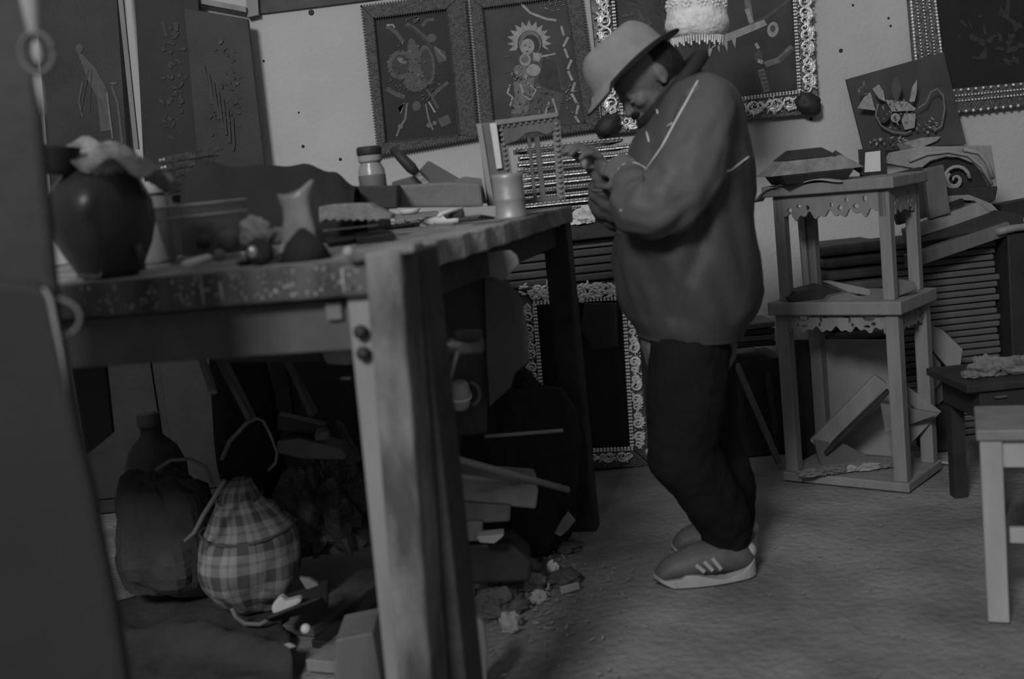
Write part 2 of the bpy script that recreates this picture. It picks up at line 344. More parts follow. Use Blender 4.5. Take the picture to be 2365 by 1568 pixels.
# right: dark painting in beaded frame
fr = thing('picture_frame', 'beaded silvery frame with a nearly black painting, at the right end of the wall', 'picture', tuple(P(2260, 265, 4.55)))
o4 = [(2078, -260), (2560, -310), (2600, 222), (2124, 270)]; i4 = [(2140, -200), (2510, -250), (2540, 172), (2190, 206)]
rails(fr, o4, i4, 4.56, .035, m_giltd)
MB().px([(2136, -205), (2515, -255), (2545, 178), (2186, 212)], 4.575, .02).build('canvas', m_canv2, fr)
for off in (.08, .3, .52, .74, .95):
    for A, B, C_, D_ in ((i4[3], i4[0], o4[3], o4[0]), (i4[3], i4[2], o4[3], o4[2])):
        a = (A[0]+(C_[0]-A[0])*off, A[1]+(C_[1]-A[1])*off); b = (B[0]+(D_[0]-B[0])*off, B[1]+(D_[1]-B[1])*off)
        big = off in (.08, .95)
        if A == i4[3] and B == i4[2] and off == .74: continue
        bead_rail(fr, a, b, 4.552, .014 if big else .010, m_gilt, step=(.030 if big and B == i4[2] else .013))
sh = [(0, 'line', [(2330, 0), (2325, 40), (2345, 55), 10])] + dabs(2290, 90, 80, 70, 25, [0, 0, 0], 21, 8, 20)
paint(fr, sh, 4.575)

# unframed canvas with winged figure, tilted
cv = thing('canvas', 'unframed dark canvas with wings and flower garlands, tilted in front of the beaded frame', 'painting', tuple(P(2100, 345, 4.47)))
YC = [4.5, 4.5, 4.42, 4.42]
MB().px([(1955, 183), (2180, 120), (2232, 332), (1998, 352)], YC, .02).build('stretched_canvas', m_canv3, cv, bevel=.002)
sh = [(3, 'poly', [(2015, 205), (2030, 195), (2040, 210), (2045, 235), (2030, 228)]), (3, 'poly', [(2100, 235), (2107, 200), (2118, 183), (2117, 215), (2112, 235)]),
      (3, 'poly', [(1980, 250), (1995, 225), (2010, 212), (2022, 255)]), (1, 'ell', (2070, 205, 12, 16, 0)), (1, 'ell', (2070, 205, 10, 28, 0)),
      (3, 'poly', [(2045, 230), (2095, 235), (2115, 250), (2112, 255), (2060, 258)]), (0, 'ell', (2040, 262, 16, 22, 0)),
      (3, 'ell', (2068, 272, 11, 11, 0)), (1, 'ell', (2068, 272, 5, 5, 0)), (3, 'poly', [(2088, 262), (2115, 262), (2112, 295), (2090, 300), (2082, 280)]),
      (2, 'line', [(2028, 240), (2022, 265), (2035, 290), (2060, 304), (2090, 308), (2105, 302), 4]), (2, 'line', [(2120, 250), (2138, 238), (2150, 212), (2165, 205), (2178, 220), (2182, 250), (2175, 290), (2160, 300), 4]),
      (3, 'poly', [(2080, 330), (2130, 318), (2172, 315), (2165, 325), (2115, 346), (2110, 345)]), (2, 'poly', [(2070, 332), (2085, 328), (2120, 345), (2080, 348)])]
sh += dabs(2068, 262, 40, 36, 46, [0, 1, 2, 3], 31, 2, 6)+dabs(2140, 290, 26, 24, 26, [1, 2, 3], 32, 2, 6)+dabs(2050, 326, 45, 12, 24, [2, 3, 1], 33, 3, 7)+dabs(2000, 205, 18, 14, 8, [1, 2], 34, 4, 8)
mbp = paint(cv, sh, 4.405)

# dark canvases on the left part of the wall
for i, (pts, m, lab, Yw, shp) in enumerate([
    ([(60, -260), (250, -300), (302, 470), (120, 490)], m_canv, 'dim dark canvas of a robed standing figure, left of the pale batten edge', 4.53, 'robe'),
    ([(296, -300), (436, -320), (488, 440), (336, 462)], m_canv2, 'nearly black canvas between the robed figure and the tall brown canvas', 4.51, 'bouquet'),
    ([(424, 18), (572, 44), (612, 386), (462, 440)], m_canv, 'dark canvas of faint leafy shapes with its edge against the bare plaster', 4.49, 'leaves')]):
    cv = thing('canvas', lab, 'painting', tuple(P(pts[3][0], pts[3][1], Yw)), group='dark canvases at the left of the wall')
    MB().px(pts, Yw, .03).build('stretched_canvas', m, cv, bevel=.002)
    if shp == 'robe':
        sh = [(1, 'poly', [(178, 118), (195, 130), (222, 160), (250, 212), (258, 300), (232, 305), (225, 225), (205, 190)]), (1, 'line', [(190, 190), (182, 235), (190, 270), 4]),
              (1, 'line', [(232, 200), (240, 300), 5]), (1, 'line', [(258, 198), (272, 240), (282, 330), 6]), (1, 'ell', (183, 112, 9, 11, 0)), (1, 'ell', (262, 192, 9, 4, 0)),
              (0, 'line', [(212, 160), (206, 260), 3]), (0, 'line', [(205, 160), (186, 262), 3]), (2, 'line', [(246, 214), (260, 320), 4])]
    elif shp == 'bouquet':
        sh = dabs(400, 190, 30, 140, 40, [0, 0, 0], 41, 5, 13)
        sh = [(0, 'line', [(375, 50), (385, 85), 8])]+sh
    else:
        sh = dabs(520, 220, 40, 130, 60, [0, 0, 0, 0, 1], 43, 3, 9)+[(0, 'line', [(470+i*11, 150+i*20), (480+i*10, 200+i*22), (490+i*8, 240+i*18), 6]) for i in range(7)]
    paint(cv, sh, Yw-.002)
mb = MB().beam(P(270, -90, 4.47), P(316, 345, 4.47), .018, .015); mb.build('wooden_batten', m_wood, **L('thin pale batten standing between the robed figure canvas and the black one', 'batten'))
# ---------------------------------------------------------------- workbench
BZ = .995; BC = V((-.213, 1.793, 0)); BB = V((.259, .966, 0)).normalized(); BA = V((-BB.y, BB.x, 0))  # near right corner, depth direction, left direction
def bp(a, b, z): q = BC+BA*a+BB*b; return V((q.x, q.y, z))
RB = Matrix((BA, BB, V((0, 0, 1)))).transposed()
bench = thing('workbench', 'long heavy paint-spattered wooden workbench covered with tools, jars and clutter', 'workbench', tuple(bp(.6, .87, 0)))
LB = 1.70; WB = 1.25
for i in range(5):
    a0 = WB/5*i; mb = MB(); ph = i*1.7
    n = 30; top = []; 
    poly = [bp(a0+.002, -.0+LB*k/n, BZ) for k in range(n+1)]
    if i == 0: poly = [bp(.004+.006*math.sin(k*1.9)+.004*math.sin(k*4.1), LB*k/n, BZ) for k in range(n+1)]
    poly += [bp(a0+WB/5-.002, LB*k/n, BZ) for k in range(n, -1, -1)]
    mb.prism(poly, (0, 0, -.05)).build('tabletop_plank', m_bencht, bench, bevel=.005)
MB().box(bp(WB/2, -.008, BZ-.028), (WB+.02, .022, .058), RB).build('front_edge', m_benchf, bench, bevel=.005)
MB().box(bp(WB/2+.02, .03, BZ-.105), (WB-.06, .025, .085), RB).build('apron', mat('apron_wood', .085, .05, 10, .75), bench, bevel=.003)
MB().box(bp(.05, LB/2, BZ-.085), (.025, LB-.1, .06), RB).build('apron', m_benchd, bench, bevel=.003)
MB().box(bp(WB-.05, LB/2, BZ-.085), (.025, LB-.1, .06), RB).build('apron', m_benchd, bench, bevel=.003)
# near right leg: bolted double post standing proud of the top's corner
MB().beam(bp(-.040, .0, BZ+.012), bp(.008, .0, -.01), .060, .09, side=BB).build('leg', m_bench, bench, bevel=.006)
MB().beam(bp(-.037, .095, BZ+.006), bp(-.030, .095, -.01), .066, .10, side=BB).build('leg', m_benchd, bench, bevel=.005)
MB().beam(bp(.022, .02, BZ-.055), bp(.046, .02, -.01), .050, .04, side=BB).build('leg_cheek', m_wood, bench, bevel=.005)
MB().beam(bp(.022, -.01, BZ+.004), bp(-.09, -.01, BZ+.012), .014, .05, side=BB).build('corner_strap', m_bench, bench, bevel=.004)
for z in (.88, .845, .952):
    mb = MB(); c = bp(.024, -.012, z); mb.lathe([(.0, -.008), (.011, -.006), (.012, .002), (.006, .006), (0, .008)], c, 10, Matrix.Rotation(PI/2, 3, 'X'))
    mb.build('bolt', m_dark, bench, smooth=True)
MB().box(bp(.075, .012, .915), (.028, .01, .03), RB).build('wooden_patch', m_grey, bench, bevel=.002)
MB().beam(bp(.045, LB-.06, BZ-.05), bp(.045, LB-.06, -.01), .075, .075, side=BB).build('leg', m_benchd, bench, bevel=.005)
MB().beam(bp(WB-.06, LB-.06, BZ-.05), bp(WB-.06, LB-.06, -.01), .075, .075, side=BB).build('leg', m_benchd, bench, bevel=.005)
MB().beam(bp(WB-.06, .06, BZ-.05), bp(WB-.06, .06, -.01), .075, .075, side=BB).build('leg', m_benchd, bench, bevel=.005)
# splashes and drips of paint on the front edge
mb = MB(); rd = random.Random(4)
for i in range(150):
    a = rd.uniform(.02, .60)**1.25; zz = BZ-rd.uniform(.004, .05); mb.ball(bp(a, -.0195, zz), (rd.uniform(.0008, .0028), .001, rd.uniform(.001, .0045)), 3)
for a, l in ((.040, .045), (.255, .035), (.29, .045)): mb.ball(bp(a, -.0195, BZ-.03), (.0022, .0015, l/2), 5)
mb.build('paint_drips', mat('pale_paint', .34, .2, 30, .6), bench, smooth=True, kind='stuff')

# ---------------------------------------------------------------- bench-top clutter (b.. = point on the top under a pixel)
def top(x, y, dz=0): q = G(x, y, BZ); q.z += dz; return q
def yat(x, y): return top(x, y).y
# round dark pot at the left
c = V((P(236, 500, 2.05).x, 2.05, BZ)); SP = .95 
pot = thing('clay_pot', 'big round glossy dark clay pot at the left end of the workbench', 'pot', tuple(c))
m_pot = mat('glazed_clay', .055, .04, 6, .28, bump=.05)
MB().lathe([(a*SP, b*SP*1.0) for a, b in ((.0, .0), (.05, 0), (.062, .015), (.084, .06), (.096, .10), (.095, .14), (.080, .18), (.055, .203), (.035, .212), (.0, .213))], c, 36).build('belly', m_pot, pot, smooth=True)
MB().tube([c+V((.062, -.04, .06)), c+V((.072, -.045, .04)), c+V((.070, -.045, 0.009))], .008, 8).build('foot', m_pot, pot, smooth=True)
MB().tube([c+V((-.02+.02*math.cos(t), -.055, .150+.012*math.sin(t))) for t in [PI*i/8 for i in range(9)]], .006, 8).build('lug', m_pot, pot, smooth=True)
# paper draped over the pot, dark cap sitting in it
pc = c+V((-.005, -.01, .200))
mb = MB(); mb.sheet(lambda u, v: pc+V((-.045+.19*u, .05-.10*v-.02*u, .028+.022*math.sin(u*5)*math.cos(v*4)-.10*max(0, u-.35)+.016*math.sin(u*13+v*7)-.01*v)), 16, 12, .002)
mb.build('newspaper', mat('newsprint', .30, .15, 40, .9, contrast=1.5), **L('crumpled printed paper draped over the top of the round dark pot', 'paper'))
mb = MB(); R = Matrix.Rotation(math.radians(12), 3, 'Y'); mb.lathe([(.0, .0), (.030, .0), (.036, .012), (.040, .045), (.042, .05), (.036, .05), (.032, .015), (.0, .012)], c+V((-.055, -.045, .192)), 24, R)
mb.build('bowl', m_dark, smooth=True, **L('small dark bowl tipped on top of the round pot beside the paper', 'bowl'))
# paper cup / jar behind pot
j = V((P(340, 400, 2.4).x, 2.4, BZ)); t = thing('jar', 'pale-lidded glass jar behind the round pot', 'jar', tuple(j))
MB().lathe([(0, 0), (.032, 0), (.034, .01), (.034, .135), (.028, .145), (0, .145)], j, 20).build('glass', m_grey, t, smooth=True)
MB().lathe([(0, .146), (.034, .146), (.036, .15), (.036, .168), (.033, .172), (0, .172)], j, 20).build('lid', m_card, t, smooth=True)
# clear plastic tub
q = top(470, 592); q = V((P(466, 540, 2.25).x, 2.25, BZ)); tub = thing('plastic_tub', 'clear rectangular plastic tub with a folded rim, right of the round pot', 'tub', tuple(q))
m_pl = glassy('clear_plastic', .16, .25, .30)
mb = MB(); W0, D0, H0 = .160, .11, .115
def ring(w_, d_, z, k=8, rr=.02):
    o = []
    for sx, sy, a0 in ((1, 1, 0), (-1, 1, 90), (-1, -1, 180), (1, -1, 270)):
        for i in range(5):
            a = math.radians(a0+90*i/4); o.append(q+RB @ V(((sx*(w_/2-rr)+rr*math.cos(a)), sy*(d_/2-rr)+rr*math.sin(a), z)))
    return o
def shell(mb, rings):
    n = len(rings[0]); vs = [p for r in rings for p in r]; fs = [(i*n+k, i*n+(k+1) % n, (i+1)*n+(k+1) % n, (i+1)*n+k) for i in range(len(rings)-1) for k in range(n)]
    mb.add(vs, fs)
shell(mb, [ring(.128, .085, .0), ring(W0, D0, H0), ring(W0-.004, D0-.004, H0), ring(.124, .08, .003)]); mb.build('body', m_pl, tub, smooth=True)
mb = MB(); 
for z, e in ((H0, .006), (H0-.022, .003)): r_ = ring(W0+e, D0+e, z); mb.tube(r_+r_[:1], .0025, 6)
mb.build('rim', mat('rim_plastic', .34, .28, 8, .3), tub, smooth=True)
# beaded offcuts behind the tub
for i in range(5):
    a = P(372+i*4, 372+i*17, 2.75); b = P(500-i*3, 350+i*18, 2.85)
    mb = MB().beam(a, b, .016, .04); o = mb.build('frame_offcut', m_giltd, **L(['topmost', 'second', 'middle', 'fourth', 'lowest'][i]+' beaded dark frame offcut of the pile behind the round pot', 'moulding', 'beaded frame offcuts behind the jar'))
    m2 = MB(); d = (b-a)
    for k in range(16): m2.ball(a+d*(k+.5)/16+V((0, -.021, .001)), .0032, 4)
    m2.build('bead_row', m_gilt, o, kind='stuff')
z0 = BZ
mb = MB().box(V((P(440, 440, 2.8).x, 2.85, (BZ+P(372, 452, 2.75).z)/2)), (.16, .10, P(372, 452, 2.75).z-BZ-.004)); mb.build('wooden_block', m_dark, bevel=.004, **L('dark block under the pile of beaded frame offcuts', 'block'))
# black sack mound
mb = MB(); hc = P(640, 440, 2.75); 
prof = [(430, 410), (455, 375), (500, 380), (560, 390), (640, 384), (700, 384), (740, 392), (775, 405), (805, 425), (822, 440)]
def mound(u, v):
    x = 430+400*u; import bisect
    k = min(int(u*9), 8); t = u*9-k; yt = prof[k][1]*(1-t)+prof[k+1][1]*t; xx = prof[k][0]*(1-t)+prof[k+1][0]*t
    tp = P(xx, yt+2, 2.72); s = math.sin(PI*v)**.6; h = (tp.z-BZ)*s
    return V((tp.x, 2.60+.27*v, BZ+.003+h+.004*math.sin(u*30+v*6)*s))
mb.sheet(mound, 36, 14, .006); mb.build('sack', m_black, smooth=True, **L('black cloth sack lying in a long low mound across the back of the bench', 'sack'))
# glass jar with dark lid at the wall side
j = V((P(862, 430, 3.0).x, 3.0, BZ)); jt = P(862, 338, 3.0).z; H = jt-BZ
jar = thing('jar', 'tall glass jar of pale powder with dark bands, in front of the instruments picture', 'jar', tuple(j))
MB().lathe([(0, 0), (.033, 0), (.035, .008), (.035, H*.72), (.027, H*.80), (.027, H*.82), (0, H*.82)], j, 24).build('glass', mat('powder_glass', .32, .26, 8, .25), jar, smooth=True)
MB().lathe([(.0355, H*.44), (.0362, H*.45), (.0362, H*.66), (.0355, H*.67)], j, 24).build('label', m_woodm, jar, smooth=True)
MB().lathe([(0, H*.82), (.030, H*.82), (.031, H*.84), (.031, H*.97), (.029, H), (0, H)], j, 24).build('lid', m_card, jar, smooth=True)
MB().lathe([(.0312, H*.9), (.033, H*.92), (.033, H*.97), (.031, H*1.005), (0, H*1.008)], j, 24).build('lid_rim', m_dark, jar, smooth=True)
MB().px([(735, 432), (918, 428), (918, 482), (735, 488)], 2.80, .10).build('wooden_box', m_dark, bevel=.004, **L('low dark box with a flat top standing in front of the tall powder jar', 'box'))
# pale rough block with toothed underside
pts = [(735, 478), (760, 473), (800, 471), (850, 470), (866, 480), (905, 496), (903, 507), (880, 506)]+[(880-i*9, 509+(3 if i % 2 else -3)) for i in range(1, 16)]+[(737, 516)]
MB().px(pts, 2.45, .10).build('carved_block', mat('rough_pale', .33, .2, 60, .9, bump=.8), bevel=.003, **L('pale rough carved wood block with ragged edges lying behind the steel blade', 'wood block'))
# folded dark card and clear box
MB().px([(905, 420), (958, 405), (988, 371), (1060, 413), (1078, 425), (1082, 452), (905, 452)], 3.02, .08).build('paper_parcel', mat('brown_paper', .12, .09, 8, .85), bevel=.003, **L('brown paper parcel with a peaked top, under the instruments picture', 'parcel'))
MB().px([(918, 428), (1035, 420), (1110, 424), (1116, 478), (915, 480)], 2.9, .09).build('plastic_box', mat('milky_plastic', .16, .12, 12, .35), bevel=.006, **L('milky translucent flat box in front of the brown paper parcel', 'box'))
MB().px([(1050, 415), (1075, 408), (1112, 412), (1125, 470), (1080, 470)], 3.0, .04).build('paper_sheet', m_grey, **L('grey paper sheet standing between the parcel and the tin can', 'paper'))
# chisel
ch = thing('chisel', 'chisel with a dark wooden handle leaning against the bottom of the instruments frame', 'chisel', tuple(P(955, 398, 2.96)))
MB().tube([P(908, 345, 2.98), P(925, 362, 2.96), P(950, 388, 2.96), P(962, 400, 2.96)], [.010, .014, .016, .011], 10).build('handle', m_woodd, ch, smooth=True)
MB().beam(P(960, 398, 2.96), P(992, 432, 2.96), .014, .004).build('blade', m_steel, ch)
# tin can
c = V((P(1178, 480, 2.9).x, 2.9, BZ)); h = P(1178, 400, 2.9).z-BZ
can = thing('tin_can', 'pale ribbed tin can standing at the foot of the small carved doorway frame', 'can', tuple(c))
MB().lathe([(0, 0), (.041, 0), (.042, .004), (.040, .008), (.040, h*.4), (.041, h*.42), (.040, h*.45), (.040, h*.9), (.042, h), (.038, h), (.036, .01), (0, .008)], c, 28).build('body', mat('can_metal', .36, .28, 8, .45, metal=.3), can, smooth=True)
# small carved doorway frame (retablo)
rt = thing('retablo_frame', 'small carved wooden doorway frame with columns and a low arch, standing on the bench', 'carving', tuple(P(1200, 480, 3.05)))
YR = 3.02
MB().px([(1103, 286), (1148, 280), (1160, 300), (1182, 470), (1135, 482), (1126, 480)], YR, .10).build('side_panel', m_grey, rt, bevel=.003)
MB().px([(1100, 286), (1112, 285), (1142, 478), (1132, 480)], YR-.008, .01).build('edge_strip', m_card, rt)
MB().px([(1131, 285), (1146, 284), (1160, 388), (1147, 390)], YR-.012, .012).build('label_strip', m_white, rt)
MB().px([(1148, 280), (1285, 262), (1292, 280), (1285, 300), (1262, 312), (1240, 304), (1215, 308), (1195, 325), (1165, 335), (1152, 330)], YR, .035).build('arch_lintel', m_woodm, rt, bevel=.002)
MB().px([(1142, 278), (1288, 259), (1290, 270), (1145, 290)], YR-.01, .05).build('cornice', m_shelf, rt, bevel=.002)
for x0, y0, x1, y1, w_ in ((1157, 295, 1184, 475, 20), (1284, 268, 1297, 462, 18), (1240, 318, 1256, 462, 12), (1222, 320, 1236, 462, 8)):
    MB().px([(x0-w_/2, y0), (x0+w_/2, y0-2), (x1+w_/2, y1), (x1-w_/2, y1)], YR+.005, .022).build('column', m_wood if w_ > 12 else m_woodm, rt, bevel=.002)
mb = MB()
for x0, y0, x1, y1 in ((1157, 295, 1184, 475), (1284, 268, 1297, 462)):
    for i in range(16): t_ = (i+.5)/16; mb.ball(P(x0+(x1-x0)*t_, y0+(y1-y0)*t_, YR+.002), (.007, .006, .005), 5)
for i in range(9): mb.ball(P(1160+i*14, 292-i*1.9, YR-.004), (.004, .004, .004), 5)
mb.build('carved_studs', m_wood, rt, smooth=True, kind='stuff')
MB().px([(1150, 466), (1300, 452), (1302, 462), (1152, 478)], YR+.0, .07).build('base_board', m_woodm, rt, bevel=.002)
# packet of glue standing open
q = V((P(685, 560, 1.98).x, 1.98, BZ))
pk = thing('plastic_packet', 'torn standing plastic packet with a flared shiny mouth near the bench front', 'packet', tuple(q))
mb = MB(); prof = [(0, .036, .014, 0), (.02, .034, .017, .002), (.05, .029, .017, .005), (.075, .024, .015, .008), (.095, .024, .013, .008), (.11, .030, .013, .008), (.122, .033, .012, .009)]
rings = [[q+V((sx+.0+rx*math.cos(t)*(1+.06*math.sin(3*t+z*60)), ry*math.sin(t)*(1+.15*math.sin(2*t+z*40)), z+.005*math.cos(t*2)*(z/.13)+.010*math.cos(t)*(z/.13))) for t in [2*PI*i/24 for i in range(24)]] for z, rx, ry, sx in prof]
inner = [[q+(p-q-V((0, 0, (p-q).z)))*.9+V((0, 0, (p-q).z-.001)) for p in r] for r in rings[:0:-1]]
shell(mb, rings+inner); mb.build('wrapper', mat('packet_plastic', .34, .20, 12, .22), pk, smooth=True)
MB().sheet(lambda u, v: q+V((-.105+.07*u, .02-.04*v, .004+.045*u*u+.006*math.sin(v*9))), 8, 6, .002).build('torn_flap', m_grey, pk, smooth=True)
mb = MB(); mb.lathe([(.0, .0), (.046, .0), (.032, .03), (.006, .055), (0, .056)], V((P(705, 590, 1.93).x, 1.93, BZ)), 20); mb.build('heap_of_cloth', m_black, smooth=True, **L('peaked black rag in front of the torn plastic packet', 'rag'))
# crumpled paper and knob
def crumple(name, c, r, m, lab, cat, seed=0, amp=.55, fr=9, flat=True, n=14, **k):
    mb = MB(); mb.ball(c, r, n, amp=amp, fr=fr, seed=seed, flat=(c[2]-r[2]*.55 if flat else None)); return mb.build(name, m, smooth=False, **L(lab, cat, **k))
def onb(x, y, Y, r): p = P(x, y, Y); p.z = max(p.z, BZ+r*.9); return p
crumple('crumpled_tissue', onb(592, 540, 2.04, .028), (.028, .020, .030), m_white, 'crumpled white tissue at the bench front, left of the torn packet', 'tissue', 3, .35)
crumple('crumpled_tissue', onb(640, 548, 2.03, .02), (.022, .016, .016), m_card, 'small pale crumple between the white tissue and the torn packet', 'tissue', 4, .35)
crumple('crumpled_tissue', onb(652, 590, 1.95, .015), (.034, .02, .016), m_card, 'low crumpled tissue lying right of the upright jar lid', 'tissue', 5, .4)
kb = thing('upright_lid', 'round dark lid on its edge with a shiny pale centre, before the white tissue', 'lid', tuple(onb(600, 600, 1.93, .0)))
kc = onb(602, 582, 1.92, .024); Rk = Matrix.Rotation(math.radians(82), 3, 'X') @ Matrix.Rotation(0, 3, 'Z')
MB().lathe([(0, 0), (.023, 0), (.024, .010), (.019, .018), (0, .018)], kc, 20, Rk).build('cap', m_dark, kb, smooth=True)
MB().ball(kc+V((-.010, -.018, .002)), (.009, .006, .011), 8).build('shiny_centre', mat('shine', .5, .5, 5, .15, metal=.5), kb, smooth=True)
for i, (x, y, Y, r_, m) in enumerate([(530, 558, 2.06, .021, m_woodm), (506, 590, 1.93, .011, m_grey), (470, 560, 2.03, .013, m_dark), (690, 592, 1.93, .010, m_grey), (806, 590, 1.88, .010, m_card), (715, 588, 1.94, .008, m_dark)]):
    MB().ball(onb(x, y, Y, r_), (r_, r_, r_), 10).build('turned_ball', m, smooth=True, **L(['large brown turned ball right of the clear tub', 'small pale turned ball at the bench front before the clear tub', 'dark turned ball in front of the clear tub', 'grey turned ball right of the low crumpled tissue', 'pale turned ball on the bench near the bolted corner', 'small dark turned ball between the tissue and the bench corner'][i], 'ball'))
def stick(name, A, B, r_, m, lab, cat, **k): return MB().tube([A, B], r_, 8).build(name, m, smooth=True, **L(lab, cat, **k))
stick('glue_stick', onb(425, 612, 1.90, .009), onb(482, 596, 1.97, .009), .0075, m_white, 'short white stick lying before the clear tub', 'stick')
MB().sheet(lambda u, v: top(165+120*u, 664-42*u+6*math.sin(u*5))+V((0, .03+.025*v, .012+.006*math.sin(u*9+v*3))), 14, 4, .003).build('rag_strip', m_card, smooth=True, **L('pale twisted strip of rag at the far left bench edge', 'rag'))
MB().sheet(lambda u, v: top(255+140*u, 620-12*u)+V((0, .03+.03*v, .010+.005*math.sin(u*12+v*3))), 14, 4, .003).build('rag_strip', m_grey, smooth=True, **L('grey rag strip right of the pale one, before the round pot', 'rag'))
# tools on the right half of the bench
MB().beam(P(752, 532, 2.25), P(868, 520, 2.45), .012, .003, side=(0, 0, 1)).build('steel_rule', mat('bright_steel', .75, .6, 5, .25, metal=.8), **L('bright narrow steel blade lying before the pale rough block', 'blade'))
rd = random.Random(9)
shav = MB()
for i in range(70):
    x = rd.uniform(835, 1000); y = 525+rd.uniform(-6, 10)-(x-835)*.05; c = top(x, y)+V((0, 0, .004)); leaf(shav, c, V((rd.uniform(-1, 1), rd.uniform(-1, 1), .3)), rd.uniform(.008, .02), .006, .002)
shav.build('wood_shavings', m_card, kind='stuff', label='wood shavings and crumbs scattered on the bench top', category='shavings')
flat = [('tool_tray', [(742, 545), (870, 532), (912, 548), (760, 572)], .010, m_dark, 'black flat tray of carving tools at the middle of the bench'),
        ('wooden_strip', [(830, 533), (980, 518), (985, 523), (835, 540)], .008, m_woodd, 'thin dark strip of wood beside the tool tray'),
        ('wooden_strip', [(820, 552), (905, 545), (912, 556), (825, 566)], .012, m_black, 'short black strip near the front edge of the bench'),
        ('card_sheet', [(905, 498), (1010, 490), (1020, 505), (915, 512)], .006, m_card, 'pale card sheet lying under the dish on the bench'),
        ('tracing_paper', [(860, 515), (1040, 505), (1050, 523), (880, 535)], .002, m_wood, 'sheet of brownish paper spread in the middle of the bench')]
for nm, pts, th, m, lab in flat:
    MB().prism([top(x, y, th) for x, y in pts], (0, 0, -th+.0005)).build(nm, m, **L(lab, 'tray' if 'tray' in nm else 'strip' if 'strip' in nm else 'paper'))
c = top(945, 500); MB().lathe([(0, 0), (.03, 0), (.042, .018), (.040, .018), (.029, .003), (0, .003)], c+V((0, .05, .008)), 24).build('dish', m_white, smooth=True, **L('shallow white dish on the bench before the milky box', 'dish'))
MB().tube([top(975, 522)+V((0, 0, .010)), top(990, 521)+V((0, 0, .012)), top(1050, 517)+V((0, 0, .012)), top(1060, 516)+V((0, 0, .009))], [.007, .012, .012, .008], 10).build('paint_tube', m_white, smooth=True, **L('white paint tube lying near the bench edge right of centre', 'tube'))
cl = thing('clamp', 'curved pale handled clamp lying between the dish and the small box', 'clamp', tuple(top(1040, 500)))
MB().tube([P(1012, 500, 2.75), P(1020, 494, 2.75), P(1040, 487, 2.78), P(1068, 481, 2.8)], .005, 8).build('handle', m_white, cl, smooth=True)
MB().px([(1022, 496), (1070, 484), (1074, 502), (1030, 506)], 2.79, .03).build('jaw', m_dark, cl, bevel=.004)
MB().px([(1072, 480), (1146, 476), (1146, 502), (1110, 496), (1074, 500)], 2.7, .05).build('cardboard_box', m_card, bevel=.002, **L('small pale card box lying at the foot of the doorway frame', 'box'))
MB().px([(1150, 490), (1200, 480), (1200, 488), (1155, 498)], 2.9, .03).build('wooden_offcut', m_woodd, bevel=.002, **L('dark thin offcut right of the small card box', 'offcut'))
crumple('paper_scrap', top(1128, 505)+V((0, .06, .006)), (.02, .015, .008), m_card, 'pale paper scrap at the bench edge by the card box', 'scrap', 12)
def ordn(k): return ['top', 'second', 'third', 'fourth', 'fifth', 'sixth', 'seventh', 'eighth', 'ninth', 'tenth', 'eleventh', 'twelfth', 'thirteenth', 'fourteenth', 'fifteenth', 'sixteenth'][k-1]
# ---------------------------------------------------------------- back table and stacks of gilt frames behind the bench
bt = thing('back_table', 'low dark table behind the bench, loaded with stacked frames', 'table', (.45, 4.2, 0))
zt = P(1370, 500, 4.05).z
MB().box((.22, 4.30, zt-.04), (.90, .5, .08)).build('tabletop', m_woodd, bt, bevel=.005)
for x in (-.17, .62):
    for y in (4.09, 4.5): MB().box((x, y, (zt-.08)/2), (.06, .06, zt-.08)).build('leg', m_woodd, bt, bevel=.004)
zs = P(1370, 652, 4.05).z
MB().box((.22, 4.30, zs-.02), (.80, .44, .03)).build('shelf', m_woodd, bt)
zc = zs; rd = random.Random(3)
for i in range(5):
    h = (zt-.085-zs)/5; sx = rd.uniform(-.012, .012)
    MB().box((.225+sx, 4.28, zc+h/2), (.72-rd.uniform(0, .05), .36, h*.86)).build('frame_board', m_woodm if i == 4 else mat('rail_wood', .075, .05, 10, .6), bevel=.006, **L(ordn(5-i)+' brown board from the top of the short stack under the back table top', 'board', 'frame boards under the back table'))
    zc += h
# gilt frames lying on the table top
z = zt; n = 11; ztop = P(1300, 328, 4.15).z; h = (ztop-zt)/n
for i in range(n):
    g = thing('gilt_frame', ordn(n-i)+' flat gilt frame from the top of the stack between bench and man', 'frame', (.27, 4.3, z), group='gilt frames stacked flat on the back table')
    ox = rd.uniform(-.02, .02)+(.01*i if i < 3 else 0); w_ = .50+rd.uniform(-.05, .05); x0 = P(1195, 400, 4.1).x+ox; x1 = P(1445, 400, 4.1).x+ox*1.5
    for (a, b) in (((x0, 4.11), (x1, 4.11)), ((x0, 4.46), (x1, 4.46))):
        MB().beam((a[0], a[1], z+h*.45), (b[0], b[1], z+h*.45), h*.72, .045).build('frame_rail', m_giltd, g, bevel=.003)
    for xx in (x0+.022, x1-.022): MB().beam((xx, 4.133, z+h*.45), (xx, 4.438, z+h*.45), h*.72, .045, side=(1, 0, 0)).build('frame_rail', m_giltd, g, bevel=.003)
    mb = MB(); k = 0; st = rd.choice((.010, .012, .016))
    x = x0
    while x < x1: mb.ball((x, 4.086, z+h*.62), (st*.45, .006, h*.16), 4); x += st
    if i % 3 != 1: mb.beam((x0, 4.087, z+h*.28), (x1, 4.087, z+h*.28), h*.16, .006)
    mb.build('bead_row', m_gilt, g, kind='stuff'); z += h
crumple('cloth_scrap', P(1352, 512, 4.0)+V((0, .06, .01)), (.05, .03, .035), m_white, 'crumpled white cloth on the back table left of the man', 'cloth', 8)
MB().px([(1362, 505), (1424, 500), (1424, 520), (1358, 522)], 4.06, .05).build('folded_cloth', m_card, bevel=.004, **L('folded pale cloth under the crumpled white one on the back table', 'cloth'))
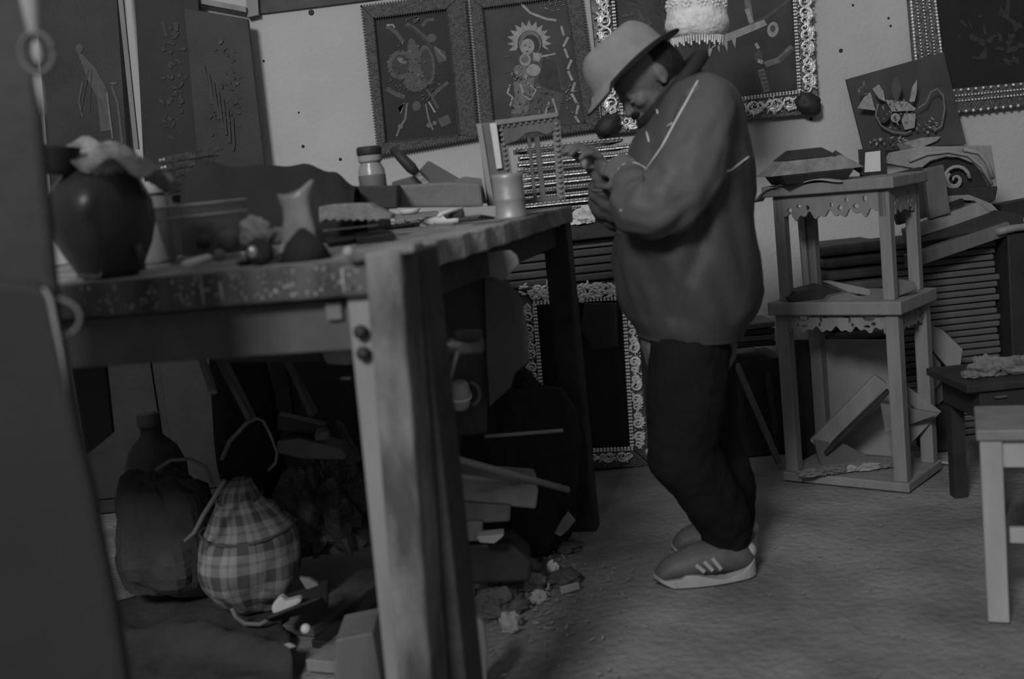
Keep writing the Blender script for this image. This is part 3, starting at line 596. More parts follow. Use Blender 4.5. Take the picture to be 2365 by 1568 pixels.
# ornate frame standing on the floor
fg = thing('ornate_frame', 'tall ornate gilt frame around dark glass, standing on the floor left of the man', 'frame', (.25, 4.04, 0))
o4 = [(1200, 662), (1462, 650), (1507, 1078), (1250, 1086)]; i4 = [(1234, 700), (1440, 688), (1460, 1036), (1262, 1045)]
YF = [4.04]*4
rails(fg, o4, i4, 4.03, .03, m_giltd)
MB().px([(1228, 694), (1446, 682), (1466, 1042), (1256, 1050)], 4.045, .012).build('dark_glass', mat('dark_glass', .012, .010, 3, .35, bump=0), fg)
for k in range(4): gilt_rail(fg, i4[k], i4[(k+1) % 4], .052, -1, 4.028, m_giltb if k < 2 else m_gilt, unit=.07, seed=20+k)  # top and right rails take the gilt with painted-in highlights
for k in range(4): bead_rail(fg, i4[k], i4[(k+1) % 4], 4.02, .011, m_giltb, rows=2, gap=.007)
# top rail is densely carved: rope of leaves in paler gilt, highlights put into the colour
mb = MB(); rd = random.Random(5)
for i in range(150):
    x = rd.uniform(1208, 1452); y = rd.uniform(660, 692)-(x-1208)*.045; leaf(mb, P(x, y, 4.018), V((rd.uniform(-1, 1), 0, rd.uniform(-.6, .6))), rd.uniform(.018, .032), .010, .006)
mb.build('carved_leaves', m_giltb, fg, smooth=True, kind='stuff')
mb = MB().ball(P(1496, 1045, 4.02), (.012, .012, .016), 8).build('corner_boss', m_gilt, fg, smooth=True)

# ---------------------------------------------------------------- carved shelf stand (etagere)
S0 = V((.871, 3.655, 0)); S1 = V((1.177, 3.393, 0)); sw = (S1-S0); SWd = sw.length; SX = sw.normalized(); SY = V((-SX.y, SX.x, 0)); SD = .27
def sp(a, b, z): q = S0+SX*a+SY*b; return V((q.x, q.y, z))
RS = Matrix((SX, SY, V((0, 0, 1)))).transposed()
sh_ = thing('carved_stand', 'three-tier wooden stand with fretwork aprons and square posts, right of the man', 'shelf', tuple(sp(SWd/2, SD/2, 0)))
for z, o_, t_ in ((.965, .015, .035), (.585, .02, .042), (.018, .012, .03)):
    MB().box(sp(SWd/2, SD/2, z), (SWd+2*o_, SD+2*o_, t_), RS).build('shelf_board', m_shelf, sh_, bevel=.004)
for a in (0, 1):
    for b in (0, 1):
        for z0, z1, ins, wd in ((.606, .947, .028, .036), (.033, .564, .018, .042)):
            MB().beam(sp(ins+a*(SWd-2*ins), ins+b*(SD-2*ins), z0), sp(ins+a*(SWd-2*ins), ins+b*(SD-2*ins), z1), wd, wd, side=SY).build('post', m_shelf, sh_, bevel=.003)
def fret(z1, L_, h, seed, org, ax, n_):
    """fretwork apron: an upper band, scrolling ribs and a scalloped lower edge, with real gaps"""
    mb = MB(); nx = 60
    def edge(u):
        c = abs(u-.5)*2; return h*(.62+.20*math.cos(u*PI*6)+.12*math.cos(u*PI*14)) if c < .86 else h*.95
    up = [org+ax*(L_*k/nx)+V((0, 0, z1)) for k in range(nx+1)]; lo = [org+ax*(L_*k/nx)+V((0, 0, z1-edge(k/nx))) for k in range(nx+1)]
    return mb, up, lo
def apron(z1, L_, h, org, ax, nrm, holes, name='fretwork_apron'):
    """board rasterised as small cells so that the pierced holes are real openings"""
    nx, ny = 132, 40; mb = MB()
    def solid(u, v):
        lower = .80+.10*math.cos(u*PI*10)+.08*math.cos(u*PI*22)
        if abs(u-.5) > .44: lower = .98
        if v > lower: return False
        return not any(((u-a)/ra)**2+((v-b)/rb)**2 < 1 for a, b, ra, rb in holes)
    S = [[solid((i+.5)/nx, (j+.5)/ny) for j in range(ny)] for i in range(nx)]; T = nrm*.012
    pt = lambda i, j: org+ax*(L_*i/nx)+V((0, 0, z1-h*j/ny))
    idx = {}; vs = []
    def vi(i, j, k):
        if (i, j, k) not in idx: idx[(i, j, k)] = len(vs); vs.append(pt(i, j)+(T if k else V((0, 0, 0))))
        return idx[(i, j, k)]
    fs = []; ok = lambda i, j: 0 <= i < nx and 0 <= j < ny and S[i][j]
    for i in range(nx):
        for j in range(ny):
            if not S[i][j]: continue
            fs += [(vi(i, j, 0), vi(i+1, j, 0), vi(i+1, j+1, 0), vi(i, j+1, 0)), (vi(i, j, 1), vi(i, j+1, 1), vi(i+1, j+1, 1), vi(i+1, j, 1))]
            for (p, q_), nb in ((((i, j), (i+1, j)), (i, j-1)), (((i+1, j), (i+1, j+1)), (i+1, j)), (((i+1, j+1), (i, j+1)), (i, j+1)), (((i, j+1), (i, j)), (i-1, j))):
                if not ok(*nb): fs.append((vi(*p, 0), vi(*q_, 0), vi(*q_, 1), vi(*p, 1)))
    mb.add(vs, fs); return mb.build(name, m_shelf, sh_)
h1 = [(.13, .55, .022, .09), (.22, .42, .020, .08), (.30, .5, .016, .09), (.52, .45, .016, .08), (.66, .3, .018, .09), (.60, .58, .022, .1), (.74, .55, .026, .09), (.82, .3, .02, .1)]
h2 = [(.19, .22, .055, .13), (.81, .22, .055, .13), (.14, .55, .02, .09), (.20, .62, .03, .07), (.85, .5, .022, .1), (.79, .63, .03, .07), (.36, .30, .012, .16), (.345, .55, .012, .1), (.63, .30, .012, .16), (.655, .55, .012, .1), (.5, .93, .02, .1), (.40, .15, .03, .04), (.60, .15, .03, .04)]
apron(.947, SWd-.04, .085, sp(.02, .010, 0), SX, SY, h1); apron(.564, SWd-.05, .062, sp(.025, .004, 0), SX, SY, h2)
apron(.947, SD-.04, .085, sp(SWd-.010, .02, 0), SY, -SX, [(a*1.0, b, r*1.6, s_) for a, b, r, s_ in h1[:2]+h1[4:7]]); apron(.564, SD-.04, .062, sp(SWd-.004, .02, 0), SY, -SX, [(a, b, r*1.4, s_) for a, b, r, s_ in h2])
# cloth and frames on the top of the stand
MB().sheet(lambda u, v: sp(-.035+.30*u, -.03+.06*v, .986+.006*math.sin(u*11)-(.05*(1-u)**6 if u < .3 else 0)), 30, 3, .003).build('paper_strip', m_card, smooth=True, **L('pale curling paper strip along the front of the stand top', 'paper'))
def slopeframe(name, c, L1, L2, D, h, m, R, lab, cat):
    mb = MB(); pr = [(-L1/2, -D/2), (L1/2, -D/2), (L1/2, D/2), (-L1/2, D/2)]; k = L2/L1; c = V(c)
    vs = [c+R @ V((x, y, 0)) for x, y in pr]+[c+R @ V((x*k, y*k, h)) for x, y in pr]+[c+R @ V((x*k*.86, y*k*.8, h)) for x, y in pr]+[c+R @ V((x*k*.86, y*k*.8, h-.012)) for x, y in pr]
    mb.add(vs, [(3, 2, 1, 0)]+[(a+s_*4, (a+1) % 4+s_*4, (a+1) % 4+4+s_*4, a+4+s_*4) for s_ in range(3) for a in range(4)]+[(12, 13, 14, 15)])
    return mb.build(name, m, bevel=.003, **L(lab, cat))
cz = sp(.11, .12, 0)
R0 = Matrix.Rotation(math.radians(4), 3, 'Z'); 
c = P(1868, 410, 3.62)
slopeframe('mirror_base', (c.x, 3.62, .9845), .20, .235, .15, .030, m_woodd, R0, 'dark inner frame at the bottom of the small pile on the stand', 'frame')
slopeframe('moulded_frame', (c.x, 3.62, 1.015), .305, .19, .17, .044, mat('chalky_frame', .27, .12, 30, .8, bump=.4), R0, 'wide sloping chalky frame in the small pile on top of the stand', 'frame')
slopeframe('moulded_frame', (c.x-.01, 3.62, 1.0595), .175, .095, .12, .030, m_woodd, R0, 'small dark sloping frame topping the pile on the stand', 'frame')
MB().beam(P(1925, 352, 3.62), P(1990, 395, 3.6), .010, .05).build('wooden_strip', m_woodd, **L('dark strip leaning down the right side of the chalky frame pile', 'strip'))
cd = thing('small_frame', 'small dark standing frame around a blank pale card on the stand', 'frame', tuple(P(2015, 398, 3.64)))
MB().px([(1984, 345), (2046, 338), (2050, 402), (1988, 408)], 3.66, .012).build('backing', m_woodd, cd, bevel=.002)
MB().px([(1999, 352), (2033, 348), (2034, 395), (1997, 398)], 3.655, .004).build('card', m_white, cd)
# pieces lying on the middle shelf
def slab(name, pts, Y, th, m, lab, cat, bev=.003, **k): return MB().px(pts, Y, th).build(name, m, bevel=bev, **L(lab, cat, **k))
slab('moulding', [(1820, 690), (1850, 672), (1900, 660), (1945, 672), (1905, 700), (1835, 705)], 3.60, .10, m_woodd, 'dark curved moulding on the middle shelf of the stand', 'moulding')
slab('moulding', [(1905, 652), (1925, 650), (2010, 668), (2012, 684), (1960, 676)], 3.58, .05, m_wood, 'pale slanting moulding leaning on the middle shelf of the stand', 'moulding')
slab('moulding', [(1905, 700), (1922, 684), (1960, 676), (2005, 690), (2010, 704)], 3.52, .05, m_grey, 'short grey moulding lying front right on the middle shelf', 'moulding')
slab('moulding', [(2050, 655), (2075, 645), (2112, 650), (2120, 668), (2060, 690)], 3.46, .06, m_woodm, 'brown block end sticking out at the right of the middle shelf', 'moulding')
# carved board ends between the stand and the tall stack
slab('carved_board', [(2130, 762), (2152, 752), (2178, 762), (2224, 806), (2219, 848), (2200, 862), (2150, 806), (2134, 790)], 3.82, .03, m_wood, 'slanting carved board end right of the stand, uppermost of three', 'board')
slab('carved_board', [(2124, 790), (2146, 806), (2172, 838), (2180, 872), (2160, 900), (2134, 870), (2122, 830)], 3.80, .03, m_grey, 'slanting carved board end right of the stand, middle of three', 'board')
slab('carved_board', [(2134, 880), (2160, 862), (2200, 872), (2196, 905), (2164, 940), (2140, 925)], 3.84, .03, m_woodm, 'slanting carved board end right of the stand, lowest of three', 'board')
zk = P(2160, 938, 3.82).z
MB().box((P(2168, 980, 3.85).x, 3.87, zk/2), (.11, .12, zk)).build('crate', m_woodd, bevel=.004, **L('dark narrow crate under the slanting carved board ends, right of the stand', 'crate'))
# tall strips behind the stand's upper tier
for i, (x0, x1, m) in enumerate([(1843, 1856, m_card), (1858, 1884, m_woodm)]):
    slab('wooden_strip', [(x0, 486), (x1, 484), (x1+15, 664), (x0+15, 668)], 3.80+i*.01, .02, m, ['bright narrow upright strip behind the upper tier of the stand', 'wider brown upright strip behind the upper tier of the stand'][i], 'strip')
# lower tier: pale panel, planks, oval frame
slab('panel', [(1884, 785), (2050, 785), (2075, 1075), (1905, 1070)], 3.84, .015, mat('pale_panel', .26, .22, 5, .8), 'plain pale panel standing behind the lower tier of the stand', 'panel')
slab('ribbed_panel', [(1822, 785), (1868, 785), (1895, 1070), (1850, 1075)], 3.86, .02, m_woodd, 'dark ribbed strip left of the pale panel behind the stand', 'panel')
mb = MB().beam(P(1885, 1028, 3.70), P(2035, 875, 3.62), .055, .022); mb.build('plank', m_wood, bevel=.003, **L('pale plank leaning diagonally in the lower tier of the stand', 'plank'))
mb = MB().beam(P(1905, 1046, 3.68), P(2052, 902, 3.60), .010, .03); mb.build('plank', m_woodd, bevel=.002, **L('thin dark batten beneath the diagonal pale plank in the stand', 'plank'))
MB().beam(P(2040, 965, 3.58), P(2165, 955, 3.50), .10, .02, w2=.005).build('wedge_board', m_grey, bevel=.003, **L('grey wedge-shaped board poking out of the stand to the right', 'board'))
slab('wedge_board', [(2062, 905), (2100, 895), (2175, 950), (2105, 1025), (2065, 1020), (2130, 955)], 3.56, .02, m_wood, 'pale angled board with a point, right side of the stand', 'board')
slab('oval_board', [(1880, 1015), (1945, 1022), (2000, 1052), (2060, 1058), (2070, 1085), (1970, 1100), (1895, 1075)], 3.68, .02, m_woodm, 'dull rounded board lying low inside the stand', 'board')
for i, (x, y, r_, m) in enumerate([(1870, 1092, .03, m_grey), (1930, 1098, .03, m_woodm), (1968, 1092, .022, m_card), (2010, 1100, .028, m_card), (1905, 1100, .03, m_woodm), (2050, 1098, .02, m_grey)]):
    q_ = P(x, y, 3.56); q_.z = .045
    crumple('wood_scrap', q_, (r_*1.3, r_*.6, r_*.45), m, ['grey', 'brown', 'pale', 'palest', 'dark brown', 'small grey'][i]+' wood scrap on the base board of the stand, '+['left end', 'left of middle', 'middle', 'right of middle', 'beside the left end', 'right end'][i], 'scrap', 40+i)

# ---------------------------------------------------------------- stacks at the right
zb = .0; tops = P(2200, 548, 4.0).z; n = 30; h = tops/n; rd = random.Random(8)
for i in range(n):
    x0 = P(2068, 900, 4.05).x+rd.uniform(-.008, .008); x1 = P(2296, 600, 3.98).x+.015+rd.uniform(-.008, .008)
    MB().box(((x0+x1)/2, 4.16+rd.uniform(-.008, .008), h*(i+.5)), (x1-x0, .34, h*.84)).build('frame_board', mat('stack_wood', .12, .07, 9, .7), bevel=.005, **L(('topmost' if i == n-1 else 'lowest' if i == 0 else str(n-i)+('st' if (n-i) % 10 == 1 and n-i != 11 else 'nd' if (n-i) % 10 == 2 and n-i != 12 else 'rd' if (n-i) % 10 == 3 and n-i != 13 else 'th'))+' board from the top of the tall stack right of the stand' if i < n-1 else 'topmost flat board of the tall stack right of the stand', 'board', 'frame boards of the tall stack right of the stand'))
n = 16; tl = P(1960, 560, 4.1).z; h = tl/n
for i in range(n):
    x0 = P(1905, 700, 4.15).x+rd.uniform(-.012, .012); x1 = P(2052, 600, 4.1).x
    MB().box(((x0+x1)/2+(-.015 if i > 11 else 0), 4.22, h*(i+.5)), (x1-x0, .26, h*.82)).build('frame_board', m_woodm if i > 11 else mat('stack_wood', .1, .06, 9, .7), bevel=.012, **L(ordn(n-i)+' rounded board from the top of the stack seen through the stand', 'board', 'rounded frame boards seen through the stand'))
def lay(name, pts, Y, Y2, th, m, lab, cat): return MB().px(pts, [Y, Y2, Y2, Y], th).build(name, m, bevel=.003, **L(lab, cat))
lay('frame_board', [(2098, 590), (2330, 512), (2345, 538), (2102, 622)], 3.86, 3.92, .05, m_woodm, 'brown sloping board lying across the top of the tall stack', 'board')
lay('frame_board', [(2092, 530), (2258, 468), (2290, 492), (2098, 556)], 3.94, 3.99, .05, m_wood, 'pale wide board slanting up on the tall stack under the arch', 'board')
lay('frame_board', [(2098, 560), (2310, 486), (2365, 495), (2365, 520), (2340, 512), (2102, 580)][:4], 3.92, 3.96, .05, m_woodd, 'dark board between the pale and brown sloping boards', 'board')
slab('plank', [(2135, 390), (2180, 380), (2196, 492), (2148, 506)], 3.95, .03, m_woodm, 'upright brown board end left of the carved arch', 'plank')
slab('plank', [(2044, 405), (2130, 385), (2148, 500), (2075, 520)], 4.0, .03, m_woodd, 'upright dark board behind the back corner of the stand top', 'plank')
# carved arch pediment
ar = thing('carved_arch', 'pale carved arch panel with a spiral in its opening, on boards at the right', 'carving', tuple(P(2190, 480, 4.1)))
out = [(2062, 352), (2130, 338), (2200, 338), (2290, 335), (2300, 400), (2305, 438)]
arc = [(2292, 436), (2275, 405), (2250, 378), (2215, 364), (2185, 362), (2150, 372), (2125, 392), (2080, 384), (2050, 378)]
MB().px(out+arc, 4.10, .05).build('arch_board', mat('arch_wood', .30, .2, 20, .8), ar, bevel=.004)
MB().px([(2124, 392), (2150, 374), (2185, 364), (2215, 366), (2250, 380), (2275, 406), (2290, 436), (2150, 440)], 4.125, .02).build('back_panel', m_woodd, ar)
mb = MB(); sc0 = P(2205, 415, 4.10); 
for rr, tn, off in ((.055, 1.3, 0), (.03, 1.2, 2.2)): scroll(mb, sc0, V((1, 0, 0)), V((0, 0, 1)), rr, tn, off, 1, .006, 0)
for k in range(5): a_ = [(2290, 425), (2270, 385), (2235, 356), (2190, 346), (2140, 352)]; 
mb.tube([P(x, y, 4.095) for x, y in ((2100, 372), (2140, 356), (2190, 350), (2235, 358), (2268, 385), (2290, 425))], .007, 8)
mb.tube([P(x, y, 4.095) for x, y in ((2225, 345), (2260, 352), (2280, 375), (2292, 410))], .008, 8)
mb.build('carved_spiral', m_card, ar, smooth=True)
MB().px([(2150, 436), (2306, 430), (2300, 462), (2288, 470), (2152, 466)], 4.07, .08).build('base_moulding', m_woodd, ar, bevel=.006)
MB().px([(2150, 470), (2200, 452), (2240, 450), (2290, 470), (2310, 490), (2290, 492), (2250, 464), (2215, 462), (2155, 482)], 4.02, .04).build('curved_moulding', m_wood, bevel=.003, **L('thin curved pale moulding below the carved arch', 'moulding'))
MB().px([(2150, 484), (2225, 458), (2228, 472), (2152, 500)], 4.0, .03).build('wooden_block', m_black, bevel=.002, **L('black slanting block under the carved arch', 'block'))
# dark cabinet at the right edge
cb = thing('cabinet', 'dark cabinet cut off by the right edge of the photo', 'cabinet', (2.05, 4.05, 0))
zc = P(2340, 540, 3.9).z; x0 = P(2316, 700, 3.9).x
MB().box(((x0+.36), 4.1, zc/2), (.66, .38, zc)).build('body', m_dark, cb, bevel=.006)
MB().sheet(lambda u, v: V((x0-.01+.4*u, 3.89+.25*v, zc+.012+.008*math.sin(u*7))), 12, 4, .02).build('draped_cloth', m_wood, smooth=True, **L('pale cloth lying over the top of the dark cabinet', 'cloth'))
slab('plank', [(2310, 472), (2400, 455), (2400, 500), (2318, 506)], 4.2, .08, m_dark, 'dark board on the cabinet at the right edge of the photo', 'board')
# small dark table with drawer knob
q0 = P(2238, 890, 3.05); zt2 = q0.z
dt = thing('side_table', 'small dark table with a bright drawer pull, above the pale stool', 'table', (q0.x+.25, 3.15, 0))
MB().box((q0.x+.27, 3.19, zt2-.01), (.56, .30, .022)).build('tabletop', m_woodd, dt, bevel=.003)
MB().box((q0.x+.28, 3.19, zt2-.065), (.50, .27, .08)).build('drawer', m_dark, dt, bevel=.003)
MB().box((P(2312, 916, 3.045).x, 3.05, P(2312, 916, 3.045).z), (.035, .012, .006)).build('drawer_pull', m_steel, dt)
for a in (.06, .50):
    for y in (3.07, 3.31): MB().box((q0.x+a, y, (zt2-.1)/2), (.04, .04, zt2-.1)).build('leg', m_woodd, dt)
for i, (x, y, sx, sz) in enumerate([(2275, 866, .042, .036), (2345, 868, .05, .032), (2240, 882, .02, .012)]):
    q_ = P(x, y, 3.14); q_.z = zt2+sz*.5+.004
    crumple('rag', q_, (sx, .03, sz), m_grey, ['peaked grey rag on the small dark table', 'wider grey rag at the right on the small dark table', 'tiny rag at the left edge of the small dark table'][i], 'rag', 60+i)
# pale stool at lower right
q1 = V((1.02, 2.40, 0)); st = thing('stool', 'plain pale wooden stool at the lower right, cut off by the photo edge', 'stool', tuple(q1))
zs_ = P(2290, 1003, 2.4).z
ang = math.radians(-22); R1 = Matrix.Rotation(ang, 3, 'Z'); qo = V((q1.x, 2.42, 0))
def st_(x, y, z): return qo+R1 @ V((x, y, z))
MB().box(st_(.18, .09, zs_), (.40, .24, .025), R1).build('seat', mat('seat_wood', .20, .14, 14, .6), st, bevel=.004)
for y in (.0, .18): MB().box(st_(.18, y, zs_-.045), (.34, .02, .065), R1).build('apron', mat('stool_wood', .36, .26, 14, .6, stretch=(1, 1, .25)), st, bevel=.002)
for x in (.01, .35): MB().box(st_(x, .09, zs_-.045), (.02, .15, .065), R1).build('apron', mat('stool_wood', .36, .26, 14, .6, stretch=(1, 1, .25)), st, bevel=.002)
for x in (.01, .35):
    for y in (.0, .18): MB().box(st_(x, y, (zs_-.012)/2), (.045, .045, zs_-.012), R1).build('leg', mat('stool_wood', .36, .26, 14, .6, stretch=(1, 1, .25)), st, bevel=.003)
MB().box(st_(.18, 0, .20), (.28, .018, .035), R1).build('stretcher', mat('stool_wood', .36, .26, 14, .6, stretch=(1, 1, .25)), st, bevel=.002)
# between the man and the stand
for i, (x0, y0, x1, y1, m) in enumerate([(1712, 752, 1790, 742, m_woodm), (1706, 766, 1790, 758, m_woodd), (1704, 779, 1790, 772, m_woodm), (1702, 792, 1792, 786, m_woodd), (1700, 806, 1745, 800, m_card)]):
    slab('frame_board', [(x0, y0), (x1, y1), (x1, y1+12), (x0, y0+12)], 4.0, .2, m, ['topmost brown board', 'upper dark board', 'middle brown board', 'lower dark board', 'short pale board end at the bottom'][i]+' of the low stack between man and stand', 'board')
zz = P(1745, 830, 4.0).z; MB().box((P(1750, 830, 4.05).x, 4.12, zz/2), (.16, .24, zz)).build('crate', m_dark, bevel=.004, **L('dark crate carrying the low stack of boards between man and stand', 'crate'))
MB().beam(P(1700, 840, 3.9), P(1800, 1070, 3.82), .02, .03).build('batten', m_woodm, **L('thin batten leaning behind the man toward the stand', 'batten'))
MB().beam(P(1770, 860, 3.95), P(1790, 1000, 3.9), .02, .03).build('batten', m_woodd, **L('short dark batten close to the left post of the stand', 'batten'))
stick('stick', G(2150, 1070)+V((0, 0, .008)), G(2215, 1078)+V((0, 0, .008)), .005, m_card, 'short pale stick on the floor right of the stand', 'stick')
# white bell shade over the man
c = P(1610, 60, 3.6)
bell = thing('bell_shade', 'white embroidered bell-shaped shade hanging above the man, in front of the gilt frame', 'lampshade', tuple(c))
Rl = Matrix.Rotation(math.radians(3), 3, 'Y')
m_lace = mat('white_lace', .85, .55, 40, .9, bump=.6, bscale=80)
MB().lathe([(.04, .28), (.075, .24), (.088, .12), (.092, .05), (.094, .03), (.099, .012), (.100, 0), (.092, -.022), (.080, -.040), (.076, -.038), (.088, -.018), (.094, .0), (.088, .03), (.08, .12), (.068, .23), (.03, .275)], c, 40, Rl).build('shade', m_lace, bell, smooth=True)
mb = MB()
for ring_, z in enumerate((.062, .115, .168)):
    for k in range(12):
        a = 2*PI*(k+.5*(ring_ % 2))/12; ctr = c+Rl @ V((.090*math.cos(a), .090*math.sin(a), z)); ux = Rl @ V((-math.sin(a), math.cos(a), 0)); nn = Rl @ V((math.cos(a), math.sin(a), 0))
        for j in range(7): b_ = 2*PI*j/7; mb.ball(ctr+ux*math.cos(b_)*.013+V((0, 0, math.sin(b_)*.013)), .0055, 4)
        mb.ball(ctr+nn*.003, .006, 4)
mb.build('embroidered_flowers', m_lace, bell, smooth=True, kind='stuff')
mb = MB()
for k in range(60): a = 2*PI*k/60; mb.tube([c+Rl @ V((.082*math.cos(a), .082*math.sin(a), -.036)), c+Rl @ V((.078*math.cos(a), .078*math.sin(a), -.052-.006*(k % 3)))], .0035, 5)
mb.build('fringe', m_lace, bell, kind='stuff')
MB().tube([c+V((0, 0, .27)), c+V((.0, 0, 1.2))], .004, 6).build('cord', m_dark, bell)
# ---------------------------------------------------------------- things under the workbench
vs_ = thing('bench_vise', 'steel bench vise screw and hanging lever on the right side of the workbench', 'vise', tuple(P(1050, 805, 2.12)))
YV = 2.14
MB().tube([P(985, 806, YV), P(1000, 805, YV)], .030, 20).build('flange', m_steel, vs_, bevel=.002)
MB().tube([P(1000, 803, YV), P(1112, 796, YV+.03)], .017, 18).build('screw', m_steel, vs_, smooth=True)
MB().px([(1048, 768), (1112, 766), (1114, 785), (1050, 788)], YV, .04).build('jaw', m_benchd, vs_, bevel=.003)
MB().tube([P(1056, 812, YV-.02), P(1040, 870, YV-.02), P(1014, 962, YV-.02)], .0055, 8).build('lever', m_steel, vs_, smooth=True)
MB().ball(P(1012, 970, YV-.02), .011, 8).build('lever_knob', m_steel, vs_, smooth=True)
c = P(1062, 912, 2.70)
mg = thing('enamel_mug', 'pale enamel mug lying on its side under the bench, with a bright rim line', 'mug', tuple(c))
Rm = Matrix.Rotation(math.radians(6), 3, 'Y') @ Matrix.Rotation(math.radians(20), 3, 'X')
MB().lathe([(0, -.035), (.022, -.034), (.026, -.02), (.028, .0), (.021, .03), (.016, .036), (0, .037)], c, 24, Rm).build('body', mat('enamel', .34, .28, 6, .3), mg, smooth=True)
MB().lathe([(.0282, -.006), (.0295, -.004), (.0295, -.001), (.0282, .001)], c, 24, Rm).build('bright_band', m_white, mg, smooth=True)
MB().tube([c+V((.026+.022*math.sin(t), 0, .028*math.cos(t))) for t in [PI*i/8 for i in range(9)]], .005, 8).build('handle', m_woodm, mg, smooth=True)
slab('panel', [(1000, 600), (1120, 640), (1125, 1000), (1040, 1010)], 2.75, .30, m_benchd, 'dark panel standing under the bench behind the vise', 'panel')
slab('plywood_sheet', [(1118, 600), (1165, 640), (1205, 690), (1218, 760), (1222, 835), (1190, 862), (1180, 895), (1130, 940), (1122, 800)], 2.72, .02, mat('hide', .085, .06, 6, .8), 'curved dull sheet hanging under the bench beside the dark panel', 'sheet')
slab('paper_sheet', [(1020, 618), (1075, 585), (1180, 578), (1195, 590), (1200, 610), (1160, 650), (1140, 640), (1120, 640)], 2.60, .012, m_grey, 'grey triangular sheet poking from under the bench top', 'paper')
q_ = G(1190, 1190); crumple('black_sack', V((-.02, 3.25, .22)), (.17, .16, .36), m_black, 'black lumpy sack heaped in the dark under the far end of the bench', 'sack', 70, .25, 5)
slab('dark_sheet', [(1350, 700), (1425, 700), (1428, 800), (1370, 810), (1340, 760)], 3.98, .012, m_woodd, 'dark sheet pinned against the glass of the tall gilt frame', 'sheet')
MB().tube([P(1120, 1008, 2.9), P(1300, 994, 2.95)], .005, 8).build('dowel', m_card, smooth=True, **L('thin grey dowel lying across the black sack under the bench', 'stick'))
stick('dowel', P(1055, 1060, 2.65), P(1312, 1131, 2.85), .0085, m_card, 'long pale-tipped stick pointing out from under the bench to the right', 'stick')
stick('dowel', P(1050, 1098, 2.62), P(1210, 1118, 2.8), .006, m_wood, 'second stick just under the long pale-tipped one', 'stick')
slab('cardboard_box', [(1060, 1105), (1236, 1118), (1244, 1130), (1238, 1176), (1130, 1166), (1060, 1158)], 2.78, .16, m_wood, 'cardboard box lying under the pale-tipped stick beside the bench leg', 'box', .006)
slab('wooden_block', [(1060, 1160), (1180, 1168), (1178, 1205), (1060, 1212)], 2.76, .14, m_woodm, 'brown block under the cardboard box', 'block', .005)
slab('wooden_block', [(1058, 1206), (1115, 1204), (1116, 1250), (1060, 1254)], 2.74, .12, m_woodm, 'short block below the brown block by the bench leg', 'block', .005)
slab('wood_chip', [(1100, 1240), (1165, 1234), (1160, 1242), (1142, 1256), (1108, 1254)], 2.70, .05, m_card, 'bright pointed wood chip below the blocks', 'scrap')
slab('wooden_block', [(1060, 1254), (1180, 1254), (1230, 1300), (1225, 1345), (1070, 1352)], 2.78, .14, m_woodd, 'dark low block beneath the bright wood chip', 'block', .01)
slab('paper_scrap', [(1312, 1182), (1330, 1202), (1312, 1225), (1294, 1240), (1280, 1232), (1298, 1200)], 3.1, .012, m_card, 'pale torn paper standing at the foot of the far bench leg', 'paper')
fl_ = lambda x, y, dz=.0: G(x, y)+V((0, 0, dz))
heaps = [(1130, 1320, .075, .05, m_cloth, 'grey rag heaped on the floor right of the bench leg', 'rag'), (1190, 1330, .06, .045, m_grey, 'lighter rag in the floor heap below the bright chip', 'rag'),
         (1150, 1420, .06, .04, m_cloth, 'dark folded rag on the floor below the rag heap', 'rag'), (1235, 1360, .028, .03, m_card, 'pale crumpled paper at the right side of the rag heap', 'paper'),
         (1245, 1385, .022, .016, m_card, 'small pale crumple in front of the crumpled paper', 'paper'), (1277, 1322, .014, .022, m_white, 'white round scrap of foam on the floor', 'scrap'),
         (1300, 1345, .05, .02, m_cloth, 'dark crumbly scrap behind the short pale stick', 'scrap'), (1180, 1455, .025, .03, m_card, 'pale peaked scrap on the floor at the front', 'scrap'),
         (1310, 1270, .045, .018, m_cloth, 'dark crumbled rubbish at the foot of the far bench leg', 'scrap')]
for i, (x, y, rx, rz, m, lab, ct) in enumerate(heaps): crumple({'rag': 'rag', 'paper': 'crumpled_paper', 'scrap': 'scrap'}[ct], fl_(x, y, rz*.5), (rx, rx*.8, rz), m, lab, ct, 80+i, .5, 6, n=18)
MB().beam(fl_(1295, 1372, .01), fl_(1338, 1362, .012), .02, .014).build('wooden_stub', m_card, bevel=.003, **L('short pale wooden stub on the floor by the rag heap', 'stub'))
MB().sheet(lambda u, v: fl_(1100+100*u, 1400+30*math.sin(u*3.1), .02)+V((0, .05*v, .035*math.sin(u*2.8)+.01*math.sin(v*8+u*5))), 14, 6, .003).build('cloth_strip', m_cloth, smooth=True, **L('curved grey strip of cloth arching on the floor beside the bench leg', 'cloth'))
slab('bent_board', [(1070, 1388), (1085, 1395), (1102, 1425), (1118, 1440), (1125, 1500), (1124, 1600), (1078, 1610), (1080, 1490), (1092, 1470), (1078, 1440)], 2.30, .03, m_wood, 'pale bent board standing against the right side of the near bench leg', 'board')
# debris crumbs
mb = MB(); rd = random.Random(11)
for i in range(420):
    x = rd.gauss(1270, 85); y = rd.gauss(1350, 80)
    if x < 1070 or y < 1230 or (x > 1500): continue
    leaf(mb, fl_(x, y, .004), V((rd.uniform(-1, 1), rd.uniform(-1, 1), rd.uniform(-.1, .4))), rd.uniform(.006, .022), rd.uniform(.003, .009), .0015)
for i in range(160):
    q = V((rd.uniform(-.6, 1.4), rd.uniform(2.1, 3.6), 0)); r = rd.uniform(.0015, .004); mb.ball(q+V((0, 0, .002)), (r*1.5, r, r*.6), 3)
mb.build('wood_crumbs', m_wood, kind='stuff', label='wood crumbs and shavings scattered over the earth floor', category='shavings')

